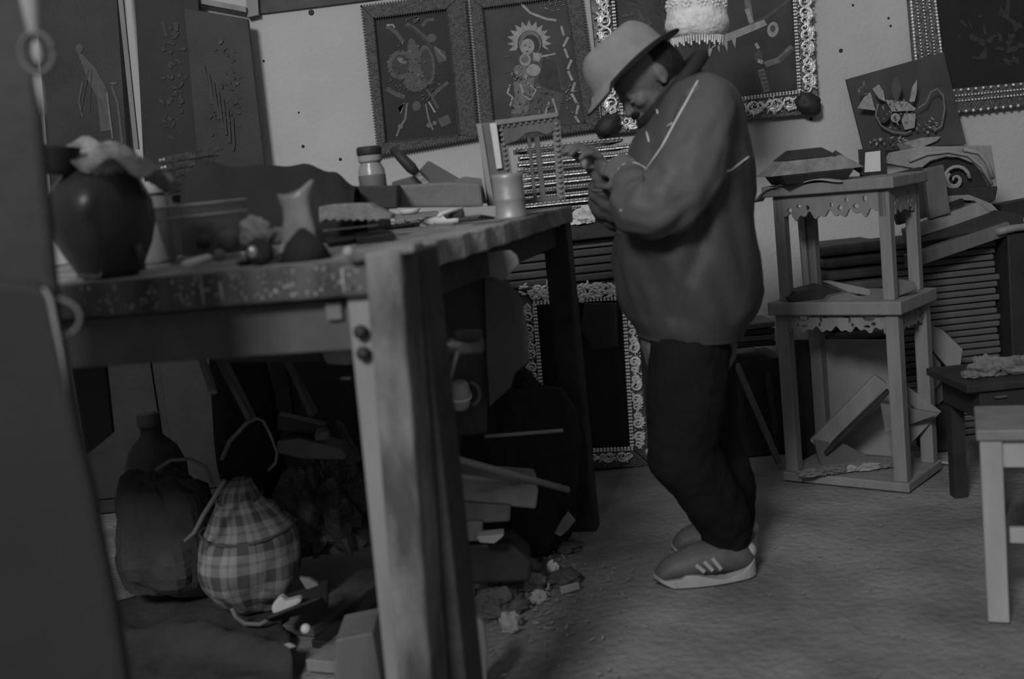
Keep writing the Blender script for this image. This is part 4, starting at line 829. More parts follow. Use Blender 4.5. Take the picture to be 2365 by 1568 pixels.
# dark low cupboard, added to keep the space under the bench dark
lc_ = thing('added_cupboard', 'long dark low cupboard added along the back wall to darken the gap under the workbench', 'cupboard', (-1.2, 4.3, 0))
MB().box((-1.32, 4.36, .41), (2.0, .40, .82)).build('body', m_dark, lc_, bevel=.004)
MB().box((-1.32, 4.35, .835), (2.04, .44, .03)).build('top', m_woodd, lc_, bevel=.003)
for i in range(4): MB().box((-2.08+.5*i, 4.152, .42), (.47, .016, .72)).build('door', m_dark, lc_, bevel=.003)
# plaid bag
m_pl = mat('plaid', .2, .2, 5, .9, bump=.5, bscale=25); nt = m_pl.node_tree; b = nt.nodes['Principled BSDF']
tc = nt.nodes.new('ShaderNodeTexCoord'); sx_ = nt.nodes.new('ShaderNodeSeparateXYZ'); nt.links.new(tc.outputs['UV'], sx_.inputs[0])
def N(op, a, b_=None):
    n = nt.nodes.new('ShaderNodeMath'); n.operation = op
    for k, q in enumerate((a, b_)):
        if q is None: continue
        if isinstance(q, (int, float)): n.inputs[k].default_value = q
        else: nt.links.new(q, n.inputs[k])
    return n.outputs[0]
def bands(o, f): 
    a = N('FRACT', N('MULTIPLY', o, f)); w1 = N('LESS_THAN', a, .42); w2 = N('LESS_THAN', N('ABSOLUTE', N('SUBTRACT', a, .70)), .05); return N('ADD', N('MULTIPLY', w1, .55), N('MULTIPLY', w2, .3))
tot = N('ADD', bands(sx_.outputs[0], 9), bands(sx_.outputs[1], 7))
val = N('SUBTRACT', .23, N('MULTIPLY', tot, .15)); cc = nt.nodes.new('ShaderNodeCombineColor')
for k in range(3): nt.links.new(val, cc.inputs[k])
nt.links.new(cc.outputs[0], b.inputs['Base Color'])
bag = thing('plaid_bag', 'bulging plaid cloth bag tied at the top, on the floor under the workbench', 'bag', tuple(fl_(560, 1405)))
bx = (P(575, 1250, 2.9)); YB = 2.90
prof = [(1090, 538, 575), (1110, 520, 590), (1145, 500, 602), (1170, 490, 625), (1200, 478, 655), (1235, 462, 690), (1280, 455, 703), (1330, 458, 700), (1370, 490, 672), (1400, 540, 640), (1414, 560, 615)]
vs2 = []; nb = 48
for i, (y, xl, xr) in enumerate(prof):
    a, b_ = P(xl, y, YB), P(xr, y, YB); c0 = (a+b_)/2; rx = (b_-a).length/2
    for k in range(nb):
        t = 2*PI*k/nb; w_ = 1+.05*noise.noise(V((math.cos(t)*2, math.sin(t)*2, y*.02)))+.03*math.sin(t*7+y*.03)*(1 if y < 1200 else .4)
        z_ = c0.z if y < 1400 else max(c0.z, .006); vs2.append(V((c0.x+rx*w_*math.cos(t), YB+rx*.8*w_*math.sin(t), max(z_, .006))))
mb = MB(); mb.add(vs2, [(i*nb+k, i*nb+(k+1) % nb, (i+1)*nb+(k+1) % nb, (i+1)*nb+k) for i in range(len(prof)-1) for k in range(nb)]+[tuple(range(nb)), tuple(range((len(prof)-1)*nb, len(prof)*nb))[::-1]])
o = mb.build('bag_body', m_pl, bag, smooth=True)
uvl = o.data.uv_layers.new(name='UVMap')
for lp in o.data.loops:
    i, k = divmod(lp.vertex_index, nb); uvl.data[lp.index].uv = (k/nb*1.35+.0, i/len(prof)*1.0)
s_ = o.modifiers.new('sub', 'SUBSURF'); s_.levels = 1; s_.render_levels = 2
txb = bpy.data.textures.new('lumps', 'CLOUDS'); txb.noise_scale = .11; dmb = o.modifiers.new('lumps', 'DISPLACE'); dmb.texture = txb; dmb.strength = .05
mb = MB()
for y, xl, xr in ((1152, 500, 606), (1224, 466, 682)):
    a, b_ = P(xl, y, YB), P(xr, y, YB); c0 = (a+b_)/2; r = (b_-a).length/2*1.02
    mb.tube([c0+V((r*math.cos(t), r*.82*math.sin(t), .018*math.sin(-t) if False else .01*math.cos(t*2))) for t in [2*PI*k/32 for k in range(33)]], .004, 6)
mb.build('fold_cord', m_cloth, bag, smooth=True)
MB().tube([P(x, y, YB-.14) for x, y in ((535, 1405), (545, 1425), (565, 1440), (600, 1442), (622, 1430))], .006, 8).build('strap', m_grey, bag, smooth=True)
MB().tube([P(x, y, YB-.16) for x, y in ((520, 1108), (495, 1150), (470, 1190), (450, 1230), (428, 1250))], .007, 8, .6).build('strap', m_grey, bag, smooth=True)
# other bags
def blobthing(name, x, y, Y, rx, rz, m, lab, cat, seed, amp=.3, fr=6, ry=None, n=20):
    c = P(x, y, Y); c.z = max(c.z, rz*.55+.0); return crumple(name, c, (rx, ry or rx*.75, rz), m, lab, cat, seed, amp, fr, n=n)
blobthing('dark_bag', 385, 1250, 3.02, .15, .22, mat('dull_bag', .055, .03, 8, .9, bump=.6), 'dark soft bag left of the plaid bag, a light seam over its top', 'bag', 91, .2)
MB().tube([P(x, y, 2.86) for x, y in ((360, 1085), (395, 1062), (440, 1060), (475, 1078), (492, 1120))], .005, 8).build('cord', m_grey, smooth=True, **L('pale cord curving over the dark soft bag beside the plaid bag', 'cord'))
blobthing('plastic_sack', 760, 1180, 3.1, .13, .20, mat('sack_plastic', .085, .03, 14, .4, bump=.8, contrast=1.5), 'crumpled shiny dark plastic sack right of the plaid bag', 'sack', 93, .55, 10)
blobthing('dark_bag', 575, 1010, 3.25, .10, .42, m_black, 'black bag whose strap loops stand above the plaid bag', 'bag', 95, .15)
MB().tube([P(x, y, 3.02) for x, y in ((512, 1062), (530, 1020), (572, 975), (592, 966), (608, 972), (625, 1005), (640, 1045), (636, 1070), (620, 1086))], .007, 8, .6).build('bag_handle', m_wood, smooth=True, **L('pale webbing loop standing up behind the plaid bag', 'strap'))
jz = P(330, 1100, 3.1); jg = thing('plastic_jug', 'dim plastic jug with a narrow neck at the back left under the bench', 'jug', (jz.x, 3.25, 0))
H = P(325, 962, 3.25).z
MB().lathe([(0, 0), (.085, 0), (.09, .02), (.09, H*.70), (.07, H*.80), (.03, H*.88), (.028, H*.93), (0, H*.93)], V((jz.x-.02, 3.28, 0)), 24).build('body', mat('jug', .075, .05, 6, .6), jg, smooth=True)
MB().lathe([(0, H*.93), (.034, H*.93), (.034, H), (0, H)], V((jz.x-.02, 3.28, 0)), 16).build('cap', m_woodm, jg, smooth=True)
# leaning laths and the roller
for i, (x0, y0, x1, y1, m, lab) in enumerate([(448, 772, 492, 905, m_wood, 'leftmost thin lath leaning under the bench'), (478, 778, 578, 968, m_woodm, 'lath leaning right of the leftmost thin one'), (520, 838, 584, 968, m_wood, 'short lath close beside the second one'),
                                         (636, 768, 720, 958, m_woodm, 'lath leaning under the middle of the apron'), (664, 838, 726, 950, m_woodm, 'faint lath just right of the middle one'), (782, 975, 826, 1060, m_woodm, 'short lath against the near bench leg')]):
    A, B = P(x0, y0, 2.95+.06*i), P(x1, y1, 2.80+.06*i); MB().beam(A, B, .014, .02).build('lath', m, **L(lab, 'lath'))
rl = thing('roller', 'thick dark round bar with a pale rounded end hanging beneath the bench apron', 'bar', tuple(P(650, 815, 2.35)))
MB().tube([P(505, 815, 2.45), P(755, 812, 2.3)], .021, 16).build('shaft', m_woodd, rl, smooth=True)
MB().tube([P(748, 808, 2.3), P(762, 808, 2.3), P(800, 806, 2.28), P(825, 805, 2.27)], [.012, .030, .033, .03], 16).build('pale_end', m_wood, rl, smooth=True)
stick('nail', P(788, 873, 2.2), P(808, 873, 2.15), .0022, m_white, 'bright nail sticking out of the near leg', 'nail')
slab('board', [(640, 1018), (690, 1012), (785, 1035), (800, 1052), (795, 1062), (700, 1060), (640, 1046)], 3.0, .10, m_woodm, 'flat grey board lying above the shiny plastic sack', 'board')
slab('board', [(640, 960), (750, 985), (745, 1004), (640, 996)], 3.05, .06, m_woodd, 'dark board with a rounded grey knot behind the flat grey board', 'board')
blobthing('rag', 745, 1005, 3.0, .02, .02, m_grey, 'small grey lump on the flat board under the bench', 'rag', 99, .3)
# bowl / shoe with a white lining
bw = thing('slipper', 'dark slipper with a white lining lying at the foot of the plaid bag', 'slipper', tuple(fl_(690, 1425)))
c = P(690, 1385, 2.68); c.z = max(c.z, .03)
mb = MB(); pr = []
MB().sheet(lambda u, v: c+V((-.065+.14*u, -.03+.06*math.cos(v*PI), -.035+.03*math.sin(v*PI)*0+.05*abs(math.cos(v*PI))*(.6+.4*u)+.02*u)), 16, 12, .008).build('upper', m_dark, bw, smooth=True)
MB().px([(626, 1402), (640, 1384), (650, 1378), (662, 1390), (690, 1382), (698, 1388), (680, 1405), (640, 1421), (628, 1416)], 2.62, .03).build('white_lining', m_white, bw, bevel=.006)
MB().px([(690, 1335), (715, 1338), (738, 1352), (752, 1378), (742, 1384), (728, 1372), (705, 1360)], 2.70, .02).build('pale_tongue', m_card, bw, bevel=.004)
MB().px([(735, 1392), (752, 1382), (745, 1400), (727, 1408)], 2.68, .01).build('pale_heel_tab', m_white, bw)
# planks and basin on the floor
MB().beam(fl_(690, 1470, .015), fl_(880, 1350, .03), .10, .024, side=(0, 0, 1)).build('plank', m_woodm, bevel=.003, **L('broad brown plank on the floor running back from below the slipper', 'plank'))
MB().beam(fl_(740, 1500, .012), fl_(900, 1380, .03), .05, .02, side=(0, 0, 1)).build('plank', m_woodd, bevel=.003, **L('dark plank beside the broad brown plank', 'plank'))
MB().beam(fl_(760, 1560, .02), fl_(900, 1440, .02), .12, .03, side=(0, 0, 1)).build('plank', m_wood, bevel=.003, **L('pale plank nearest to the near bench leg', 'plank'))
q0_, q1_, q2_, q3_ = fl_(215, 1400), fl_(650, 1398), fl_(690, 1640), fl_(180, 1640)
def rug(u, v):
    p = (q0_*(1-u)+q1_*u)*(1-v)+(q3_*(1-u)+q2_*u)*v; k = noise.fractal(V((p.x*5, p.y*5, 2)), 1, 2, 4)
    return V((p.x+.02*k, p.y+.015*k, .022+.020*k+.05*math.exp(-((v-.42-.25*u*u)/.07)**2)*(.3+.7*u)))
MB().sheet(rug, 40, 26, .006).build('blanket', mat('blanket', .05, .03, 9, .95, bump=.5), smooth=True, **L('dark rumpled blanket spread on the floor in front of the plaid bag', 'blanket'))
slab('wooden_block', [(775, 1478), (862, 1460), (880, 1568), (876, 1600), (770, 1600)], 2.25, .14, m_wood, 'pale block standing on the floor at the left of the near leg', 'block', .004)
MB().ball(P(706, 1452, 2.5), .012, 8).build('white_ball', m_white, smooth=True, **L('little round white ball lying before the slipper', 'ball'))
slab('paper_scrap', [(655, 1490), (668, 1486), (684, 1494), (670, 1499)], 2.45, .01, m_card, 'tiny pale scrap on the floor below the white ball', 'scrap')
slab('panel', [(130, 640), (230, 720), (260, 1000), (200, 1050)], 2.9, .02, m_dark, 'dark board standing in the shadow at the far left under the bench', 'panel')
# ---------------------------------------------------------------- the man
YM = 2.85
def H(x, y, d=0): return P(x, y, YM+d)
man = thing('person', 'man in a felt hat, dark windbreaker and black trousers bending over his hands', 'person', (.47, 2.93, 0))
m_skin = mat('skin', .14, .10, 14, .55, bump=.25, bscale=90); m_jlt = mat('jacket_light', .095, .08, 5, .6, bump=.15, bscale=30); m_jdk = mat('jacket_dark', .062, .05, 5, .65, bump=.15, bscale=30)
m_trou = mat('trousers', .012, .009, 6, .95, bump=.3, spec=.1); m_felt = mat('felt', .26, .21, 30, .95, bump=.3, bscale=200); m_hair = mat('hair', .012, .008, 60, .7, bump=.5, stretch=(1, 1, .2)); m_band = mat('collar', .025, .02, 10, .8)
def caps(mb, pts, rs, n=16):
    """rounded, tapering limb through several joints"""
    pts = [V(p) for p in pts]
    for i in range(len(pts)-1): mb.tube([pts[i], pts[i+1]], [rs[i], rs[i+1]], n)
    for p, r in zip(pts, rs): mb.ball(p, r*.999, 8)
def organic(name, mb, m, parent, vox=.006, it=6, fac=.6):
    o = mb.build(name, m, parent, smooth=True); r = o.modifiers.new('remesh', 'REMESH'); r.mode = 'VOXEL'; r.voxel_size = vox; r.use_smooth_shade = True
    s = o.modifiers.new('smooth', 'SMOOTH'); s.factor = fac; s.iterations = it; return o
fv = (P(1365, 240, YM)-P(1555, 75, YM)).normalized(); lv = V((0, -1, 0)); uv_ = fv.cross(lv).normalized()
Rt = Matrix.Rotation(math.radians(12), 3, uv_); fv = Rt @ fv; lv = Rt @ lv
HR = Matrix((fv, lv, uv_)).transposed(); HC = H(1486, 186)
def hp(f, l, u): return HC+HR @ V((f, l, u))
FK = .84
HF = Matrix.Diagonal((FK, .96, FK))
def hf(f, l, u): return HC+HR @ V((f*FK, l*.96, u*FK))
def fb(c, rad, n): b.ball(c, (rad[0]*FK, rad[1]*.96, rad[2]*FK), n, HR)
b = MB()
fb(hf(-.012, 0, .018), (.098, .074, .096), 14); fb(hf(.026, 0, -.040), (.058, .056, .070), 12)
fb(hf(.046, 0, -.088), (.034, .034, .022), 8); fb(hf(.080, 0, .000), (.012, .042, .012), 8)
for s in (-1, 1):
    fb(hf(.056, s*.036, -.036), (.026, .020, .024), 8); fb(hf(-.022, s*.074, -.012), (.022, .011, .034), 8); fb(hf(-.014, s*.078, -.036), (.011, .009, .014), 6)
    fb(hf(.074, s*.030, -.016), (.010, .012, .007), 6)
b.tube([hf(.082, 0, -.008), hf(.094, 0, -.030), hf(.102, 0, -.046)], [.007, .008, .010], 8); fb(hf(.099, 0, -.048), (.012, .016, .010), 6)
fb(hf(.082, 0, -.070), (.013, .024, .006), 6); fb(hf(.080, 0, -.080), (.012, .020, .006), 6)
neck = H(1592, 212)
caps(b, [hp(-.03, 0, -.04), neck, H(1595, 280)], [.056, .06, .10])
caps(b, [H(1600, 270), H(1600, 420), H(1580, 620), H(1592, 790)], [.10, .125, .12, .125])
caps(b, [H(1622, 238, -.15), H(1610, 245), H(1622, 238, .15)], [.05, .07, .05])
# arms inside the sleeves
NW = H(1466, 408, -.115); FW = H(1392, 418, .02)
caps(b, [H(1622, 240, -.16), H(1540, 470, -.20), NW], [.05, .042, .026]); caps(b, [H(1622, 240, .16), H(1440, 480, .10), FW], [.05, .042, .026])
# legs
ank = [V((.515, 2.87, .10)), V((.56, 3.03, .11))]
knee = [H(1575, 1045, -.06), H(1640, 1050, .11)]; hip = [H(1590, 810, -.085), H(1600, 810, .085)]
for h_, k_, a_ in zip(hip, knee, ank): caps(b, [h_, k_, a_, a_-V((0, 0, .04))], [.085, .056, .036, .036])
def hand(b, W, d, nrm, mirror, curl, sc_=1.0):
    """palm, four jointed fingers and a thumb; nrm points out of the palm"""
    d = V(d).normalized(); nrm = V(nrm); nrm = (nrm-d*nrm.dot(d)).normalized(); s = d.cross(nrm)*mirror; R = Matrix((d, s, nrm)).transposed()
    caps(b, [W, W+d*.02*sc_], [.025, .026], 10); b.ball(W+d*.05*sc_, (.050*sc_, .041*sc_, .016*sc_), 10, R); b.ball(W+d*.03*sc_-s*.024*sc_+nrm*.006, (.028*sc_, .016*sc_, .015*sc_), 8, R)
    for i, (l, off) in enumerate(((.074, -.030), (.082, -.010), (.076, .010), (.060, .029))):
        p = W+(d*(.083-abs(off)*.25)+s*off)*sc_; q = p.copy(); ang = .15; pts = [W+d*.055*sc_+s*off*.8*sc_, q.copy()]; rr = [.010, .0095]
        for j, fr_ in enumerate((.46, .30, .24)):
            ang += curl*(.9 if j == 0 else 1.1); q = q+(d*math.cos(ang)+nrm*math.sin(ang)+s*off*.6).normalized()*l*fr_*sc_; pts.append(q.copy()); rr.append((.0088, .0080, .0070)[j])
        caps(b, pts, [r*sc_ for r in rr], 10)
    p = W+(d*.022-s*.030)*sc_; t1 = p+(d*.75-s*.62+nrm*.25).normalized()*.036*sc_; t2 = t1+(d*.9-s*.12+nrm*.5).normalized()*.028*sc_; t3 = t2+(d*.85+s*.10+nrm*.6).normalized()*.022*sc_
    caps(b, [p, t1, t2, t3], [.013*sc_, .0105*sc_, .0095*sc_, .008*sc_], 10)
hand(b, NW, H(1398, 366, -.03)-NW, V((-.25, .9, .1)), -1, .55)
hand(b, FW, H(1366, 345, -.02)-FW, V((-.5, -.35, .3)), 1, .55, 1.05)
organic('body', b, m_skin, man, .0042, 5)
# eyes and moustache
for s in (-1, 1): MB().ball(hf(.079, s*.030, -.024), (.007, .011, .005), 8, HR).build('eyelid', m_skin, man, smooth=True)
mb = MB(); mb.ball(hf(.088, 0, -.062), (.009, .026, .006), 8, HR, .3, 20); mb.build('moustache', m_hair, man, smooth=True)
mb = MB(); mb.ball(hf(-.056, 0, .000), (.066, .078, .086), 14, HR, .06, 14); organic('hair', mb, m_hair, man, .005, 2)
# hat: brim, crown with a pinch, band
hat = MB(); nb = 56; rows = []
def brim(r0, u0, lift):
    return [hp(.008+r0[0]*math.cos(t), r0[1]*math.sin(t), u0+lift*abs(math.sin(t))**2+(-.012 if math.cos(t) > .7 else 0)*lift/.02) for t in [2*PI*k/nb for k in range(nb)]]
outer = [brim((.150, .128), .034, .020), brim((.152, .130), .037, .020), brim((.150, .128), .040, .020), brim((.112, .090), .046, 0), brim((.109, .087), .060, 0), brim((.105, .083), .095, 0), brim((.088, .070), .125, 0), brim((.066, .050), .140, 0)]
inn = [[hp(.008+.035*math.cos(t), .020*math.sin(t), .138) for t in [2*PI*k/nb for k in range(nb)]], [hp(.008+.003*math.cos(t), .002*math.sin(t), .135) for t in [2*PI*k/nb for k in range(nb)]]]
under = [[hp(.008+.085*math.cos(t), .074*math.sin(t), .045) for t in [2*PI*k/nb for k in range(nb)]]]
shell(hat, under+outer+inn); ho = hat.build('hat', m_felt, man, smooth=True)
s_ = ho.modifiers.new('sub', 'SUBSURF'); s_.levels = 1; s_.render_levels = 2
mb = MB(); e = brim((.1515, .1295), .036, .020); mb.tube(e+e[:1], .0035, 6); mb.build('hat_trim', m_band, ho, smooth=True)
# jacket body: rings given as (row, front, back, half depth)
def spl(rows, n):
    out = []; m = len(rows)-1
    for i in range(n+1):
        t = i/n*m; k = min(int(t), m-1); f = t-k; a = rows[max(k-1, 0)]; b_ = rows[k]; c_ = rows[k+1]; d_ = rows[min(k+2, m)]
        out.append([.5*((2*b_[j])+(-a[j]+c_[j])*f+(2*a[j]-5*b_[j]+4*c_[j]-d_[j])*f*f+(-a[j]+3*b_[j]-3*c_[j]+d_[j])*f**3) for j in range(len(b_))])
    return out
rows = [(166, 1572, 1628, .055), (180, 1545, 1660, .105), (205, 1522, 1690, .165), (250, 1496, 1710, .195), (320, 1462, 1722, .205), (400, 1446, 1736, .205), (500, 1430, 1748, .20), (600, 1425, 1757, .195), (680, 1432, 1752, .19), (725, 1447, 1737, .185), (750, 1462, 1722, .18), (766, 1470, 1714, .175), (776, 1474, 1710, .17), (768, 1500, 1690, .15)]
R_ = spl(rows, 96); nj = 96; mb = MB(); vs3 = []
def wr(p, a, y):
    d = p.x*.8+p.z*1.0
    k = noise.fractal(V((p.x*7+p.z*3.0, p.y*6, (p.z-p.x)*2.2)), 1, 2, 4)
    k += .7*math.sin(34*(p.x*.75+p.z*.45)+3*noise.noise(p*5))*max(0, min(1, (y-330)/250))*.45
    k += .55*math.exp(-((math.sin(9*(p.x*1.0-p.z*.12)+2*noise.noise(p*3)))**2)/.05)*max(0, min(1, (y-230)/100))*(-1)
    return k
for y, xf, xb, hd in R_:
    a, c_ = H(xf, y), H(xb, y); cc_ = (a+c_)/2; rx = (c_-a)/2
    for k in range(nj):
        t = 2*PI*k/nj; p = cc_+rx*math.cos(t)+V((0, hd*math.sin(t), 0)); n_ = (p-cc_).normalized(); vs3.append(p+n_*wr(p, t, y)*.020*min(1, max(.15, (y-170)/120))*(1 if y < 715 else max(.12, 1-(y-715)/40)))
NRW = len(R_); mb.add(vs3, [])
for i in range(NRW-1):
    for k in range(nj): mb.f.append([i*nj+k, i*nj+(k+1) % nj, (i+1)*nj+(k+1) % nj, (i+1)*nj+k]); mb.m.append(0)
mb.f += [list(range(nj)), list(range((NRW-1)*nj, NRW*nj))[::-1]]; mb.m += [0, 0]
# two-tone windbreaker: light yoke above the piping, darker cloth below it
m_jk = mat('jacket_two_tone', .078, .064, 5, .6, bump=.15, bscale=30); nt = m_jk.node_tree; bs_ = nt.nodes['Principled BSDF']; src = bs_.inputs['Base Color'].links[0].from_socket
geo = nt.nodes.new('ShaderNodeTexCoord'); sp_ = nt.nodes.new('ShaderNodeSeparateXYZ'); nt.links.new(geo.outputs['Object'], sp_.inputs[0])
jk = mb.build('jacket', m_jk, man, smooth=True); j0 = V(jk['world_loc']); pa_, pb_ = H(1654, 406)-j0, H(1730, 362)-j0; kk = (pb_.z-pa_.z)/(pb_.x-pa_.x)
st = N('LESS_THAN', sp_.outputs[2], N('ADD', N('MULTIPLY', sp_.outputs[0], kk), pa_.z-kk*pa_.x))
mx = nt.nodes.new('ShaderNodeMix'); mx.data_type = 'RGBA'; nt.links.new(st, mx.inputs[0]); nt.links.new(src, mx.inputs[6]); mx.inputs[7].default_value = (.045, .045, .045, 1); nt.links.new(mx.outputs[2], bs_.inputs['Base Color'])
def sleeve(name, J, rs, seed, cuff):
    pts = spl([(*p, r) for p, r in zip(J, rs)], 60); ns = 44; vs = []; m_ = MB(); prev = None
    for i, q in enumerate(pts):
        p = V(q[:3]); a = V(pts[min(i+1, 60)][:3])-V(pts[max(i-1, 0)][:3]); t = a.normalized()
        u = (V((0, -1, 0)) if prev is None else prev); u = (u-t*u.dot(t)).normalized(); prev = u; w_ = t.cross(u); f = i/60
        for k in range(ns):
            an = 2*PI*k/ns; dv = u*math.cos(an)+w_*math.sin(an)
            ww = noise.fractal(V((f*7+seed, math.cos(an)*1.3, math.sin(an)*1.3)), 1, 2, 4)*.15+.05*math.sin(f*55+an*2+seed+2*math.cos(an))*min(1, max(0, (f-.35)*4))
            vs.append(p+dv*q[3]*(1+ww*min(1, f*5)))
    L0 = len(pts); end = V(pts[-1][:3]); 
    inner = [end+(v-end)*.82 for v in vs[-ns:]]; back = V(pts[-6][:3]); inn2 = [back+(v-end)*.6 for v in vs[-ns:]]
    vs += inner+inn2
    m_.add(vs, [(i*ns+k, i*ns+(k+1) % ns, (i+1)*ns+(k+1) % ns, (i+1)*ns+k) for i in range(L0+1) for k in range(ns)]+[tuple(range(ns))])
    o = m_.build(name, m_jlt, man, smooth=True)
    e = vs[L0*ns-ns:L0*ns]; c2 = MB(); c2.tube(e+e[:1], .0032, 6); c2.build('cuff', cuff, o, smooth=True); return o
J1 = [H(1628, 216, -.10), H(1632, 262, -.165), H(1608, 350, -.21), H(1570, 430, -.235), H(1520, 478, -.235), H(1478, 470, -.20), H(1462, 430, -.155), H(1466, 408, -.13)]
sl = sleeve('sleeve', J1, [.055, .070, .076, .078, .076, .068, .052, .040], 2, m_white)
J2 = [H(1620, 220, .12), H(1600, 290, .17), H(1530, 400, .17), H(1450, 480, .12), H(1415, 470, .07), H(1398, 440, .03), H(1394, 424, .02)]
sleeve('sleeve', J2, [.06, .07, .068, .062, .056, .042, .036], 5, m_jlt)
# collar standing up round the neck
col = []
for k in range(49):
    t = k/48*2*PI; c_ = H(1568, 205); col.append(t)
mb = MB()
Cc = [(H(1628, 150), .0)]
ringo = []
for k in range(40):
    t = 2*PI*k/40; fx = math.cos(t); p = H(1560, 196)+V((0, .095*math.sin(t), 0))+(H(1618, 128)-H(1560, 196))*max(fx, 0)+(H(1486, 285)-H(1560, 196))*max(-fx, 0); ringo.append(p)
mb.tube(ringo+ringo[:1], .018, 10); mb.build('collar', m_band, jk, smooth=True)
# front edge of the open collar and zip
dg = bpy.context.evaluated_depsgraph_get(); dg.update()
def bvh(o):
    e = o.evaluated_get(dg); me = e.to_mesh(); mw = Matrix.Translation(V(o['world_loc'])); t = BVHTree.FromPolygons([mw @ v.co for v in me.vertices], [list(p.vertices) for p in me.polygons]); e.to_mesh_clear(); return t
trees = [bvh(jk), bvh(sl)]
def onto(pts, off=.002, step=6, trs=None):
    out = []
    for (x0, y0), (x1, y1) in zip(pts, pts[1:]):
        n = max(1, int(math.hypot(x1-x0, y1-y0)/step))
        for i in range(n+1):
            d = ray(x0+(x1-x0)*i/n, y0+(y1-y0)*i/n).normalized(); hits = [t.ray_cast(EYE, d) for t in (trs or trees)]; hits = [h for h in hits if h[0] is not None]
            if hits: h = min(hits, key=lambda h: h[3]); out.append(h[0]-d*off)
    res = [out[0]]
    for p in out[1:]:
        if (p-res[-1]).length > .003 and abs(p.y-res[-1].y) < .05: res.append(p)
    return res
for pts, r in (([(1612, 186), (1588, 230), (1560, 280), (1528, 340), (1490, 394)], .0026), ([(1654, 406), (1690, 392), (1712, 375), (1730, 362)], .0026), ([(1493, 304), (1499, 328)], .002), ([(1514, 243), (1519, 262)], .002), ([(1540, 292), (1552, 285)], .002)):
    q = onto(pts, trs=([trees[0]] if pts[0][0] == 1654 else None))
    if len(q) > 2: MB().tube(q, r, 6).build('piping', m_white, jk, smooth=True)
# small brand-like zipper dot on the sleeve
MB().ball(onto([(1434, 486), (1436, 488)], .001)[0], .004, 6).build('snap', m_card, sl, smooth=True)
# trousers
def trouser(b, h_, k_, a_, s):
    caps(b, [h_, h_*.5+k_*.5+V((0, 0, 0)), k_, k_*.45+a_*.55+V((.012, 0, 0)), a_+V((0, 0, .02)), a_+V((-.01, 0, -.035))], [.098, .100, .088, .078, .068, .062], 20)
tb = MB()
for h_, k_, a_ in zip(hip, knee, ank): trouser(tb, h_, k_, a_, 1)
tb.ball(H(1592, 800), (.108, .145, .09), 12)
tr = organic('trousers', tb, m_trou, man, .008, 5)
tx = bpy.data.textures.new('folds', 'CLOUDS'); tx.noise_scale = .09; dm = tr.modifiers.new('folds', 'DISPLACE'); dm.texture = tx; dm.strength = .022
# sneakers
def sneaker(toe, heel, lab):
    toe, heel = V(toe), V(heel); d = (toe-heel).normalized(); Ln = (toe-heel).length; s = V((0, 0, 1)).cross(d); m_ = MB(); n = 26; K = 20; vs = []
    for i in range(n+1):
        t = i/n; x = heel+d*Ln*t; wdt = .036+.012*math.sin(PI*min(1, t*1.25))**.8*(1)+.006*math.sin(PI*t); 
        end = min(1, math.sqrt(max(0, 1-((t-.5)/.5)**8))+.02); wdt *= end
        hgt = (.085-.012*math.cos(t*6) if t < .35 else .085*(1-((t-.35)/.65)**1.4)+.040*((t-.35)/.65)**.8)*max(.35, end)
        for k in range(K):
            a = 2*PI*k/K; vs.append(x+s*wdt*math.cos(a)+V((0, 0, .016+hgt*(.5+.5*math.sin(a)) if math.sin(a) > -1 else .016)))
    m_.add(vs, [(i*K+k, i*K+(k+1) % K, (i+1)*K+(k+1) % K, (i+1)*K+k) for i in range(n) for k in range(K)]+[tuple(range(K)), tuple(range(n*K, n*K+K))[::-1]])
    sh = m_.build('sneaker', mat('shoe_grey', .10, .07, 20, .6), man, smooth=True)
    so = MB(); so.sheet
    top_, bot = [], []
    for i in range(n+1):
        t = i/n; end = min(1, math.sqrt(max(0, 1-((t-.5)/.5)**8))+.05); wdt = (.038+.014*math.sin(PI*min(1, t*1.25))**.8+.006*math.sin(PI*t))*end
        up = .024+.014*(t > .92)*(t-.92)/.08+.010*math.cos(t*9)*(t < .75)+.018*max(0, .15-t)/.15; lo_ = .002+.02*max(0, t-.85)/.15*1.2
        top_.append((heel+d*Ln*t, wdt, up, lo_))
    vs = [q for x, w_, u_, l_ in top_ for q in (x+s*w_+V((0, 0, u_)), x-s*w_+V((0, 0, u_)), x-s*w_+V((0, 0, l_)), x+s*w_+V((0, 0, l_)))]
    so.add(vs, [(i*4+k, i*4+(k+1) % 4, (i+1)*4+(k+1) % 4, (i+1)*4+k) for i in range(n) for k in range(4)]+[(0, 1, 2, 3), (n*4+3, n*4+2, n*4+1, n*4)])
    so.build('pale_sole', mat('sole', .34, .26, 20, .7), sh, bevel=.002)
    for j, t in enumerate((.40, .48, .56)):
        x = heel+d*Ln*t; MB().beam(x+s*.056+V((0, 0, .042)), x+s*.050+d*.020+V((0, 0, .074-.006*j)), .010, .006, side=s).build('white_stripe', m_card, sh, bevel=.001)
    MB().ball(heel+d*.012+V((0, 0, .062)), (.018, .026, .022), 8).build('heel_patch', m_card, sh, smooth=True)
    lc = MB()
    for j in range(4): x = heel+d*Ln*(.50+.07*j)+V((0, 0, .093-.010*j)); lc.tube([x-s*.022, x+V((0, 0, .006)), x+s*.022], .003, 5)
    lc.build('laces', m_card, sh, smooth=True)
sneaker(G(1512, 1356), G(1512, 1356)+V((.275, .035, 0)), '')
sneaker((.385, 3.05, 0), (.625, 3.03, 0), '')
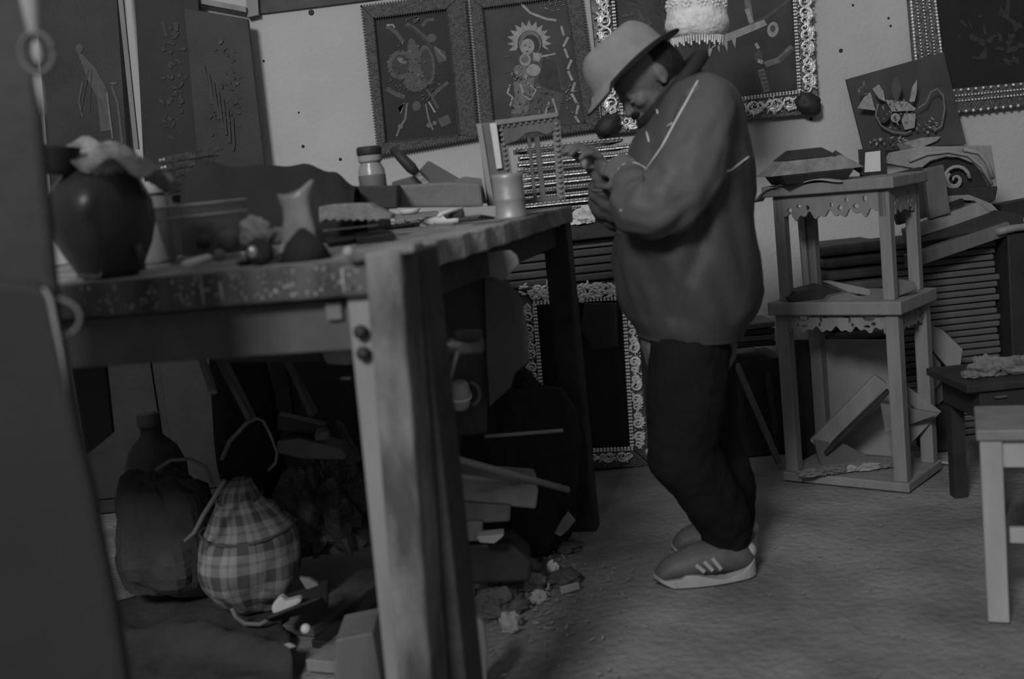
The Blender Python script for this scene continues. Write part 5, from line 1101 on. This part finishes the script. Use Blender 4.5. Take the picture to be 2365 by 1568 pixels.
# piece in his hands
MB().px([(1338, 372), (1352, 350), (1392, 356), (1404, 372), (1380, 388), (1350, 392)], 2.83, .03).build('carving_piece', m_card, bevel=.006, **L('small pale piece of wood held in the man\'s fingers', 'carving'))
# ---------------------------------------------------------------- dark things at the near left
YP = 1.30
slab('post', [(-620, -420), (42, -420), (96, 290), (128, 640), (140, 760), (-620, 760)], YP+.12, .02, m_dark, 'dark upright timber post very near the camera at the left edge, widened out of view to shade the bench', 'post', .012)  # runs wide beyond the left edge to throw shade on the bench
hk = thing('rope_ring', 'blurred rope with a ring hanging on the dark post at the upper left', 'ring', tuple(P(85, 160, YP+.05)))
MB().tube([P(x, y, YP+.07) for x, y in ((68, -120), (70, 0), (78, 70), (84, 90))], [.013, .012, .008, .003], 8).build('rope', m_card, hk, smooth=True)
cR = P(88, 122, YP+.07); MB().tube([cR+V((.019*math.cos(t), -.004, .023*math.sin(t))) for t in [2*PI*k/28 for k in range(29)]], .0028, 8).build('ring', m_woodm, hk, smooth=True)
MB().ball(cR+V((0, -.003, 0)), (.006, .004, .014), 8).build('knot', m_card, hk, smooth=True)
MB().tube([P(84, 165, YP+.07), P(92, 210, YP+.07), P(102, 265, YP+.07)], [.003, .004, .002], 8).build('rope_end', m_card, hk, smooth=True)
ch_ = thing('draped_chair', 'dark chair back draped with cloth, very close at the lower left', 'chair', (-.55, 1.25, 0))
mb = MB(); mb.px([(-140, 640), (40, 648), (85, 656), (112, 672), (126, 700), (140, 780), (160, 900), (182, 1010), (212, 1130), (240, 1270), (270, 1420), (300, 1620), (320, 1760), (-140, 1760)], YP, .025).build('chair_back', mat('drape', .022, .016, 5, .8), ch_, bevel=.01)
MB().tube([P(x, y, YP-.006) for x, y in ((100, 664), (116, 690), (128, 750), (142, 820), (156, 905))], [.0015, .003, .003, .002, .0008], 8).build('edge_highlight', m_wood, ch_, smooth=True)  # highlight along the chair edge, put in as a pale strip
for x in (-.62, -.40): MB().box((x, YP+.07, .14), (.05, .05, .28)).build('leg', m_dark, ch_)
MB().tube([P(125+60*math.sin(t), 735-45*math.cos(t), 1.312) for t in [PI*i/12 for i in range(13)]], .0025, 8).build('tie_cord', m_woodm, ch_, smooth=True)
